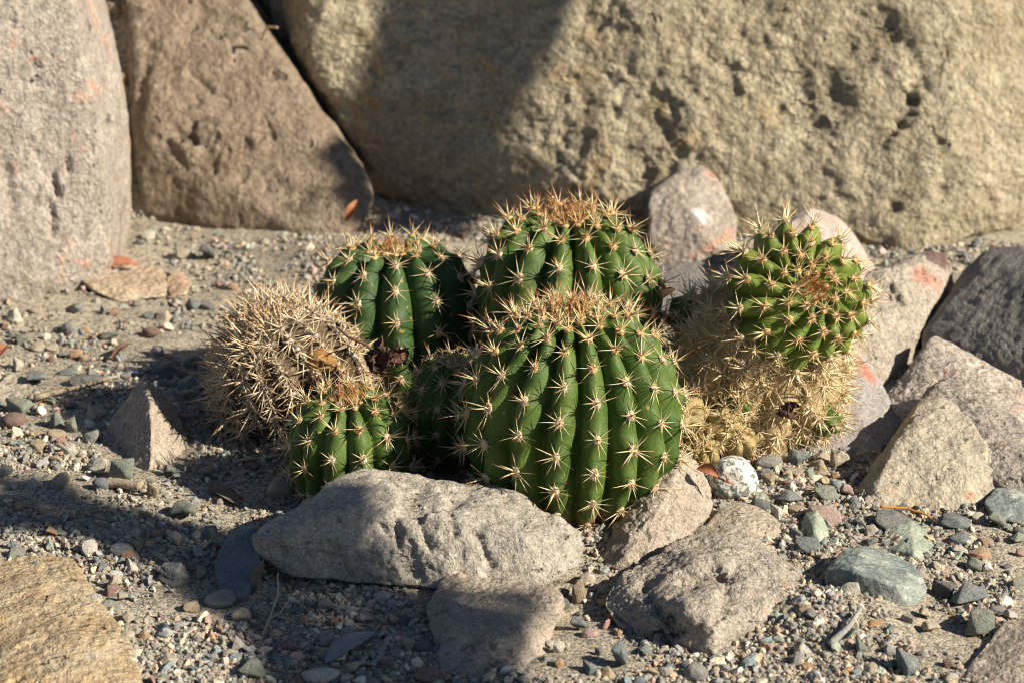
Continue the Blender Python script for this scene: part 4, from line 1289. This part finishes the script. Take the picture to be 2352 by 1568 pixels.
rv, rf = hull_shape(np.array([U(702, 806, 5.6), U(735, 798, 5.8), U(768, 815, 5.6), U(785, 850, 5.4), U(740, 862, 5.2), U(704, 842, 5.2), U(740, 825, 4.9), U(740, 830, 7.4)]), 5, 14, 6, 0.1, 5)
rv = rv + vnormals(rv, rf) * (0.28 * fbm(rv * 2.2, 4, 6))[:, None]
new_obj('rotten_patch', mesh_np('rotten_patch', rv - DB, rf, M_ROT), dead)

# the crooked one, right: corky spiny stem, tilted green head, yellowed offsets at its foot
RB = np.array([8.4, 7.4, 0.0])
crk = new_obj('crooked_cactus', None, None, RB)
tag(crk, 'crooked cactus with a bright green head on a corky straw coloured stem', 'cactus', 'cacti growing in one clump')
sp_ = Plant(3.9, 6.5, 13, 0.14, 8, 0.02, 0.1, -60, 2.9, 0.70, 0.3, (0.10, -0.02, 0.98), (-0.45, 0.4, -0.2), wob=0.5, seed=18)
new_obj('stem', sp_.mesh('stem', M_CORK, 12, 70), crk)
for p, n, up, u in sp_.areoles():
    if p[2] < 0.2 or p[1] > 2.6:
        continue
    add_areole(crk, p, n, up, 'straw', random.uniform(0.8, 1.05))
hc = U(1826, 684, 6.4) - RB
k = 0
while k < 235:
    th_, u_ = random.uniform(math.pi * 0.95, math.pi * 2.05), random.uniform(0.12, 0.97)
    e_ = 0.02
    P_ = sp_.surf(np.array([th_, th_ + e_, th_ - e_, th_, th_]), np.array([u_, u_, u_, u_ + e_, u_ - e_]))
    if P_[0][2] < 0.15:
        k += 0.2
        continue
    n_ = np.cross(P_[3] - P_[4], P_[1] - P_[2])
    if np.dot(n_, P_[0] - np.array([0, 0, 2.8])) < 0:
        n_ = -n_
    add_areole(crk, P_[0], n_ / np.linalg.norm(n_), P_[4] - P_[3], 'straw', random.uniform(0.75, 1.05))
    k += 1
ax_h = np.array([0.27, -0.80, 0.53])
ax_h /= np.linalg.norm(ax_h)
hp = Plant(3.08, 3.4, 15, 0.22, 6, 0.055, 0.30, -42, 1.35, 0.72, 0.75, tuple(ax_h), tuple(hc - ax_h * 1.2), wob=0.30, seed=20, spin=0.4, gp=0.7, crown=0.5)
new_obj('head', hp.mesh('head', M_FLESH_Y, 18, 80), crk)
for p, n, up, u in hp.areoles():
    kd = 'young' if u < 0.2 else ('mid' if u < 0.62 else 'straw')
    add_areole(crk, p, n, up, kd, random.uniform(0.82, 1.0) * (0.75 + 0.25 * min(1, u / 0.4)), spine_scale=0.9)
for (px_, py_, y_, R_, mt, nn_) in ((1600, 968, 4.2, 1.0, M_FLESH_P, 7), (1648, 985, 3.8, 0.85, M_FLESH_P, 7), (1612, 1035, 3.4, 0.9, M_FLESH_P, 8), (1698, 1010, 4.0, 0.95, M_FLESH_P, 7),
                               (1568, 1010, 4.4, 0.8, M_FLESH_P, 7), (1905, 968, 5.4, 0.75, M_FLESH, 7), (1568, 728, 8.6, 1.0, M_FLESH, 7), (1690, 930, 4.6, 0.7, M_FLESH, 7)):
    c_ = U(px_, py_, y_) - RB
    pp = Plant(R_, R_ * 1.8, nn_, 0.25, 3, 0.04, 0.1, -60, R_ * 0.9, 0.75, 0.1, (random.uniform(-0.4, 0.4), -0.7, 0.6), tuple(c_ - np.array([0, -0.5, 0.4]) * R_), seed=30)
    of = new_obj('offset', pp.mesh('offset', mt, 10, 30), crk)
    for p, n, up, u in pp.areoles():
        if p[1] > c_[1] + 0.5:
            continue
        sp, wo = KINDS['straw']
        s_ = bpy.data.objects.new('spine_cluster', random.choice(sp))
        COL.objects.link(s_)
        s_.parent = of
        zq = Vector((0, 0, 1)).rotation_difference(Vector(n)).to_matrix().to_4x4()
        s_.matrix_local = Matrix.Translation(Vector(p * CM)) @ zq @ Matrix.Rotation(random.uniform(0, 6), 4, 'Z') @ Matrix.Scale(random.uniform(0.5, 0.7), 4)

# ================================================================== DEBRIS
M_LEAF_R = plain_mat('red_brown_dry_leaf', (0.24, 0.085, 0.045), (0.34, 0.15, 0.075), 120, 0.55, 0.3)
M_LEAF_G = plain_mat('silver_grey_dry_leaf', (0.22, 0.215, 0.215), (0.31, 0.30, 0.29), 260, 0.8, 0.4)
M_LEAF_B = plain_mat('brown_dry_leaf', (0.12, 0.085, 0.06), (0.19, 0.14, 0.095), 160, 0.7, 0.4)
M_LEAF_O = plain_mat('orange_brown_husk', (0.34, 0.16, 0.06), (0.22, 0.085, 0.04), 160, 0.5, 0.4)
M_TWIG = plain_mat('grey_brown_twig', (0.26, 0.20, 0.14), (0.36, 0.29, 0.21), 300, 0.9, 0.6)
M_STRAW = plain_mat('pale_straw', (0.50, 0.40, 0.25), (0.42, 0.32, 0.19), 200, 0.8, 0.3)
M_DFL = plain_mat('dried_flower_tissue', (0.075, 0.035, 0.025), (0.15, 0.08, 0.05), 200, 0.8, 0.6)
M_NEEDLE = plain_mat('orange_dry_needle', (0.55, 0.26, 0.06), (0.45, 0.2, 0.05), 200, 0.5, 0.2)


def blade(a, b, width, fold, arch, up=(0, 0, 1), th=0.03, n=12, m=6):
    """a leaf from a to b (cm): folded along its midrib, arched, with a real thickness."""
    a, b = np.asarray(a, float), np.asarray(b, float)
    d = b - a
    L = np.linalg.norm(d)
    d = d / L
    u = np.asarray(up, float) - d * np.dot(up, d)
    u /= np.linalg.norm(u)
    s = np.cross(d, u)
    V = []
    for side in (1, -1):
        for i in range(n + 1):
            t = i / n
            w = width * 0.5 * (math.sin(math.pi * min(1, t * 0.97 + 0.015)) ** 0.8) + 0.01
            for j in range(m + 1):
                q = 2 * j / m - 1
                V.append(a + d * L * t + s * w * q * math.cos(fold * abs(q)) + u * (arch * math.sin(math.pi * t) + w * abs(q) * math.sin(fold)) + u * (th / 2 * side * (1 - 0.8 * abs(q))))
    F = []
    o2 = (n + 1) * (m + 1)
    for i in range(n):
        for j in range(m):
            p = i * (m + 1) + j
            F.append((p, p + 1, p + m + 2, p + m + 1))
            F.append((o2 + p + m + 1, o2 + p + m + 2, o2 + p + 1, o2 + p))
    for i in range(n):
        for j in (0, m):
            p, q = i * (m + 1) + j, (i + 1) * (m + 1) + j
            F.append((p, q, o2 + q, o2 + p) if j == 0 else (q, p, o2 + p, o2 + q))
    return np.array(V), np.array(F)


def leaf(name, a, b, width, fold, arch, mat, label, cat='dry leaf', up=(0, 0, 1), stalk=None):
    base = (np.asarray(a) + np.asarray(b)) / 2
    v, f = blade(a, b, width, fold, arch, up)
    if stalk is None:
        o = new_obj(name, mesh_np(name, v - base, f, mat), None, base)
    else:
        o = new_obj(name, None, None, base)
        new_obj('blade', mesh_np('blade', v - base, f, mat), o)
        for st in stalk:
            pth = np.array(st) - base
            tv, tf = tube(pth, np.linspace(0.055, 0.03, len(pth)), 6)
            new_obj('stalk', mesh_np('stalk', tv, tf, mat), o)
    tag(o, label, cat)
    return o


def twig(paths, radii, mat, label, name='twig', cat='twig'):
    base = np.asarray(paths[0][0], float)
    parts = []
    for pth, (r0, r1) in zip(paths, radii):
        pth = np.asarray(pth, float)
        t = np.linspace(0, 1, 14)
        seg = np.linspace(0, 1, len(pth))
        pp = np.stack([np.interp(t, seg, pth[:, k]) for k in range(3)], 1)
        pp[1:-1] += (fbm(pp * 2.2, 2, 5)[:, None] * np.array([0.06, 0.06, 0.05]))[1:-1]
        parts.append(tube(pp - base, np.linspace(r0, r1, 14), 7))
    v, f = join(parts)
    o = new_obj(name, mesh_np(name, v, f, mat), None, base)
    tag(o, label, cat)
    return o


def gp(px, py, dz=0.15):
    p = G(px, py)
    p[2] += dz
    return p


leaf('dry_leaf', U(216, 624, 28.2), U(322, 610, 28.8), 0.9, 0.7, 0.25, M_LEAF_R, 'red brown dry leaf lying on the flat buff slab', up=(0, -0.4, 0.9))
leaf('dry_leaf', U(1600, 1076, -1.6), U(1652, 1096, -1.9), 0.75, 0.9, 0.1, M_LEAF_R, 'dark red curled leaf with a stalk in front of the speckled cobble', up=(0, -0.6, 0.8),
     stalk=[[U(1645, 1093, -1.8), U(1665, 1104, -2.2), U(1686, 1110, -2.3)], [U(1672, 1105, -2.2), U(1668, 1092, -2.2), U(1660, 1088, -2.2)]])
leaf('dry_leaf', U(794, 508, 33.2), U(820, 460, 33.6), 0.8, 0.9, 0.22, M_LEAF_O, 'orange brown dry husk leaning on the tip of the brown boulder', 'dry husk', up=(0, -1, 0.3))
leaf('dry_leaf', gp(748, 1528, 0.12), gp(858, 1468, 0.3), 1.0, 0.25, 0.18, M_LEAF_G, 'silver grey dry leaf lying flat left of the bottom centre stone')
leaf('dry_leaf', gp(578, 1368, 0.05), U(606, 1285, -8.3), 0.55, 0.6, 0.12, M_LEAF_B, 'brown dry leaf wedged between the slate slab and the long stone', up=(-0.3, -0.9, 0.3))
leaf('dry_leaf', gp(256, 832, 0.1), gp(300, 806, 0.35), 0.5, 0.8, 0.12, M_DFL, 'dark crumpled leaf in the shadow left of the dead cactus')
leaf('dry_leaf', gp(-15, 842, 0.2), gp(18, 816, 0.5), 0.9, 0.5, 0.1, M_LEAF_R, 'dark red leaf cut by the left edge above the pale wood chip')
leaf('dry_leaf', gp(1848, 1208, 0.2), gp(1900, 1196, 0.2), 0.4, 0.5, 0.05, M_LEAF_O, 'small rust coloured leaf scrap behind the upright green pebble')
leaf('dry_leaf', gp(478, 1120, 0.1), gp(548, 1165, 0.12), 0.8, 0.3, 0.12, M_LEAF_B, 'brown bark flake on the sunlit soil left of the long stone', 'bark flake')
leaf('dry_leaf', U(1508, 690, 12.0), U(1552, 664, 12.0), 0.7, 0.9, 0.1, M_DFL, 'dark brown leaf scrap between the tallest cactus and the crooked one', up=(0, -0.7, 0.7))
rock('wood_chip', [(-20, 902, 12.6), (10, 862, 14.6), (50, 868, 14.4), (92, 898, 12.8), (100, 918, 12), (-20, 925, 11.5)],
     rock_mat('weathered_wood', (0.40, 0.345, 0.27), (0.48, 0.42, 0.34), grain=500, speck=0.3, bump=0.6, pits=0.4), 'pale weathered wood chip at the left edge', 'wood chip', level=5, back=0.5, sink=0.2, p=14, seed=44)
twig([[gp(80, 925, 0.25), gp(160, 908, 0.3), gp(270, 880, 0.35)]], [(0.16, 0.06)], M_TWIG, 'grey twig lying in shadow beside the pale wood chip')
twig([[gp(602, 1465, 0.1), gp(622, 1436, 0.35), gp(640, 1412, 0.8), gp(641, 1380, 1.2)], [gp(622, 1436, 0.35), gp(645, 1430, 0.45), gp(664, 1412, 0.6)], [gp(640, 1436, 0.4), gp(690, 1440, 0.15)]],
     [(0.04, 0.03), (0.035, 0.03), (0.02, 0.012)], M_STRAW, 'forked pale twig standing in the shaded soil left of the bottom stone')
twig([[U(600, 92, 42.6), U(614, 62, 42.2), U(637, 64, 41.6)]], [(0.10, 0.06)], M_STRAW, 'bent straw sticking up behind the edge of the brown boulder', 'straw', 'straw')
twig([[gp(2020, 1180, 0.35), gp(2080, 1184, 0.4), gp(2137, 1200, 0.25)]], [(0.06, 0.045)], M_NEEDLE, 'orange dry needle lying in front of the rounded stone', 'needle', 'needle')
twig([[gp(250, 1118, 0.25), gp(322, 1130, 0.25)]], [(0.24, 0.17)], M_TWIG, 'short thick stick below the pyramid stone', 'stick', 'stick')
twig([[gp(545, 1068, 0.2), gp(640, 1058, 0.25), gp(690, 1040, 0.3)]], [(0.06, 0.04)], M_STRAW, 'thin straw on the shaded soil left of the small front cactus', 'straw', 'straw')
twig([[gp(1905, 1490, 0.2), gp(1950, 1465, 0.5), gp(1975, 1425, 0.5)]], [(0.15, 0.08)], plain_mat('grey_weathered_stick', (0.25, 0.24, 0.22), (0.34, 0.33, 0.30), 300, 0.9, 0.6), 'grey stick at the bottom right below the largest blue cobble', 'stick', 'stick')


def dried_flower(c, r, label, seed, stem=None, n=11):
    q = np.random.default_rng(seed)
    o = new_obj('dried_flower', None, None, c)
    tag(o, label, 'dried flower')
    for k in range(n):
        d = q.normal(size=3)
        d[2] = abs(d[2])
        d /= np.linalg.norm(d)
        v, f = blade((0, 0, 0), d * r * q.uniform(0.7, 1.15), r * 0.6, 0.8, r * 0.25, up=tuple(q.normal(size=3)), th=0.05, n=7, m=4)
        v = v + 0.28 * r * np.stack([vnoise(v * 3.5 / r, seed + j) for j in range(3)], 1)
        new_obj('petal', mesh_np('petal', v, f, M_DFL), o)
    if stem is not None:
        v, f = tube(np.array(stem) - np.asarray(c), np.linspace(0.09, 0.05, len(stem)), 6)
        new_obj('stem', mesh_np('stem', v, f, M_DFL), o)


dried_flower(U(888, 832, 3.6), 1.05, 'dark brown shrivelled flower between the dead cactus and the flat topped one', 5,
             [U(880, 830, 3.6), U(840, 790, 3.4), U(800, 774, 3.2), U(772, 750, 3.2)], 14)
dried_flower(U(1812, 948, 3.2), 0.55, 'small blackened flower remnant on the stem of the crooked cactus', 9, None, 9)

# ================================================================== SHADE TREE (outside the frame, up-sun: its boughs cast the soft shadows)
def in_poly(p, poly):
    x, y = p
    c = False
    j = len(poly) - 1
    for i in range(len(poly)):
        xi, yi = poly[i]
        xj, yj = poly[j]
        if (yi > y) != (yj > y) and x < (xj - xi) * (y - yi) / (yj - yi) + xi:
            c = not c
        j = i
    return c


from mathutils.bvhtree import BVHTree
_av, _af, _o = [], [], 0
for _k, _r in ROCKS.items():
    _av.append(_r[2])
    _af.append(_r[3] + _o)
    _o += len(_r[2])
_gx, _gy = np.meshgrid(np.arange(-40, 40.5, 1.0), np.arange(-30, 60.5, 1.0))
_av.append(np.stack([_gx.ravel(), _gy.ravel(), ground_h(_gx.ravel(), _gy.ravel())], 1))
_gi = np.arange(_gx.size).reshape(_gx.shape)
_af.append(np.concatenate([np.stack([_gi[:-1, :-1].ravel(), _gi[:-1, 1:].ravel(), _gi[1:, 1:].ravel()], 1), np.stack([_gi[:-1, :-1].ravel(), _gi[1:, 1:].ravel(), _gi[1:, :-1].ravel()], 1)]) + _o)
_bvh = BVHTree.FromPolygons(np.vstack(_av).tolist(), np.vstack(_af).tolist())


def scene_pt(px, py):
    """the point of the ground or of a stone seen there: the spot a bough has to shade."""
    d = ray(px, py)
    h = _bvh.ray_cast(Vector(CAM), Vector(d / np.linalg.norm(d)), 400)
    return np.array(h[0]) if h[0] is not None else G(px, py)


M_BARK = plain_mat('tree_bark', (0.13, 0.10, 0.075), (0.20, 0.16, 0.12), 20, 0.9, 0.8, 0.01)
M_TLEAF = plain_mat('tree_leaf', (0.05, 0.085, 0.03), (0.075, 0.12, 0.04), 30, 0.6, 0.2)
shade_boulder = [(scene_pt, [(925, -170), (1325, -170), (1300, 0), (1238, 120), (1165, 225), (1125, 330), (1095, 480), (1060, 540), (850, 540), (770, 420), (755, 345), (800, 290), (850, 200), (885, 100)], 78, 3000)]
shade_front = [
    (scene_pt, [(-40, 1085), (92, 1095), (330, 1180), (458, 1209), (578, 1224), (650, 1190), (765, 1115), (850, 1112), (855, 1230), (840, 1335), (1010, 1378), (1235, 1352), (1215, 1440), (1190, 1590), (600, 1590), (559, 1452), (449, 1385), (376, 1305), (234, 1258), (146, 1224), (-40, 1212)], 115, 1300)]
lv, lf = blade((-3.6, 0, 0), (3.6, 0, 0), 4.4, 0.0, 0.3, th=0.04, n=2, m=1)
lr = np.random.default_rng(77)


def shade_tree(TB, shade, crown, label, fork, way):
    tree = new_obj('shade_tree', None, None, TB)
    tag(tree, label, 'tree')
    lparts, hubs = [], []
    for fn, poly, dist, num in shade:
        P = np.array(poly, float)
        lo, hi = P.min(0), P.max(0)
        got = 0
        while got < num:
            c = lo + (hi - lo) * lr.random(2)
            if not in_poly(c, poly):
                continue
            p = fn(*c) + S * (dist + lr.uniform(-14, 14))
            d = S + 0.45 * lr.normal(size=3)
            qn = Vector((0, 0, 1)).rotation_difference(Vector(d)) @ Quaternion((0, 0, 1), lr.uniform(0, 6.28))
            Rm = np.array(qn.to_matrix())
            lparts.append((lv * lr.uniform(0.13, 0.20) @ Rm.T + p - TB, lf))
            if got % 420 == 0 and num > 1000:
                hubs.append(p - TB)
            got += 1
    for k in range(700):                              # the crown round the trunk, clear of the light's path to the picture
        p = np.asarray(crown) + lr.normal(size=3) * np.array([26, 26, 24])
        t = p + TB - np.array([0, 12, 4])
        if np.linalg.norm(t - S * np.dot(t, S)) < 66 or p[2] < 60:
            continue
        qn = Quaternion((lr.normal(), lr.normal(), lr.normal(), lr.normal())).normalized()
        lparts.append((lv * lr.uniform(0.8, 1.3) @ np.array(qn.to_matrix()).T + p, lf))
    v, f = join(lparts)
    fo = new_obj('foliage', mesh_np('foliage', v, f, M_TLEAF), tree)
    fo['kind'] = 'stuff'
    tv, tf = tube([(0, 0, -5), (1, -4, 60), (-2, -8, 120), (2, -6, 190)], [7, 5.5, 4, 2], 12)
    new_obj('trunk', mesh_np('trunk', tv, tf, M_BARK), tree)
    for h_ in hubs:
        st = np.array([-1, -7, fork])
        w1, w2 = np.asarray(way[0]) - TB, np.asarray(way[1]) - TB
        tt = np.linspace(0, 3, 13)
        pth = np.stack([np.interp(tt, [0, 1, 2, 3], [st[k], w2[k], w1[k], h_[k]]) for k in range(3)], 1)
        bv_, bf_ = tube(pth, np.linspace(0.9, 0.2, 13), 6)
        new_obj('bough', mesh_np('bough', bv_, bf_, M_BARK), tree)


shade_tree(np.array([150.0, 62.0, 0]), shade_boulder, (0, 20, 190), 'small leaved tree out of frame to the right, shading the left of the tan boulder', 120,
           (scene_pt(1120, -150) + S * 80, scene_pt(1120, -150) + S * 80 + np.array([6, 0, 55.0])))
shade_tree(np.array([95.0, -155.0, 0]), shade_front, (0, -20, 180), 'small leaved tree out of frame beside the camera, shading the soil at the bottom left', 80,
           (scene_pt(930, 1580) + S * 114, scene_pt(930, 1580) + S * 114 + np.array([10, -45, 12.0])))

# ================================================================== PEBBLE LABELS: which one, by look and by what lies next to it
SHORT = {
    'pale grey boulder with faint orange streaks at the left edge of the photo': 'pale grey boulder',
    'brown triangular boulder leaning beside the pale grey boulder': 'brown boulder',
    'long grey stone lying in front of the largest front cactus': 'long grey stone',
    'grey stone with worn dark hollows at the bottom centre of the photo': 'bottom centre stone',
    'flat tan sandstone rock at the bottom left corner': 'tan corner rock',
    'wedge shaped grey stone tilted against the right foot of the front cactus': 'wedge stone',
    'large rough stone with deep dark hollows right of the wedge stone': 'large rough stone',
    'pyramid shaped brown grey stone standing left of the cacti': 'pyramid stone',
    'dark blue slate slab leaning against the left end of the long stone': 'slate slab',
    'flat buff slab carrying a dry leaf beside the pale grey boulder': 'buff slab',
    'rounded grey stone with a square orange patch on its face': 'rounded grey stone',
    'white cobble with black speckles behind the wedge stone': 'speckled cobble',
    'largest blue grey cobble lying right of the large rough stone': 'largest blue cobble',
    'pale green angular cobble above the largest blue cobble': 'pale green cobble',
    'blue green cobble cut by the right edge of the photo': 'right edge cobble',
    'upright pale green pebble left of the pale green cobble': 'upright green pebble',
    'pale weathered wood chip at the left edge': 'wood chip',
    'dark shaded grey stone at the right edge below the boulder': 'dark right stone',
}
LM = [(s, ROCKS[k][0][:2]) for k, s in SHORT.items()] + [('dead cactus', np.array([-12.3, 8.0])), ('small front cactus', np.array([-9.0, 0.6]))]
by = {}
for o, c, kind, size, p in PEBS:
    s, q = min(LM, key=lambda e: np.hypot(*(e[1] - p)))
    d = p - q
    rel = ('right of' if d[0] > 0 else 'left of') if abs(d[0]) > abs(d[1]) * 0.8 else ('behind' if d[1] > 0 else 'in front of')
    sz = 'tiny' if size < 0.6 else ('small' if size < 1.1 else ('medium' if size < 1.8 else 'large'))
    by.setdefault((sz, CN[c], kind, rel, s), []).append((float(np.hypot(*d)), o))
ORD = ['nearest', 'second nearest', 'third nearest', 'fourth nearest', 'fifth nearest', 'sixth nearest', 'seventh nearest', 'eighth nearest']
for (sz, cn, kind, rel, s), lst in by.items():
    lst.sort(key=lambda e: e[0])
    for i, (_, o) in enumerate(lst):
        lab = f'{sz} {cn} {kind} pebble {rel} the {s}'
        if len(lst) > 1:
            lab += f', {ORD[min(i, 7)]} to it'
        tag(o, lab, 'pebble', 'pebbles lying on the gravel')
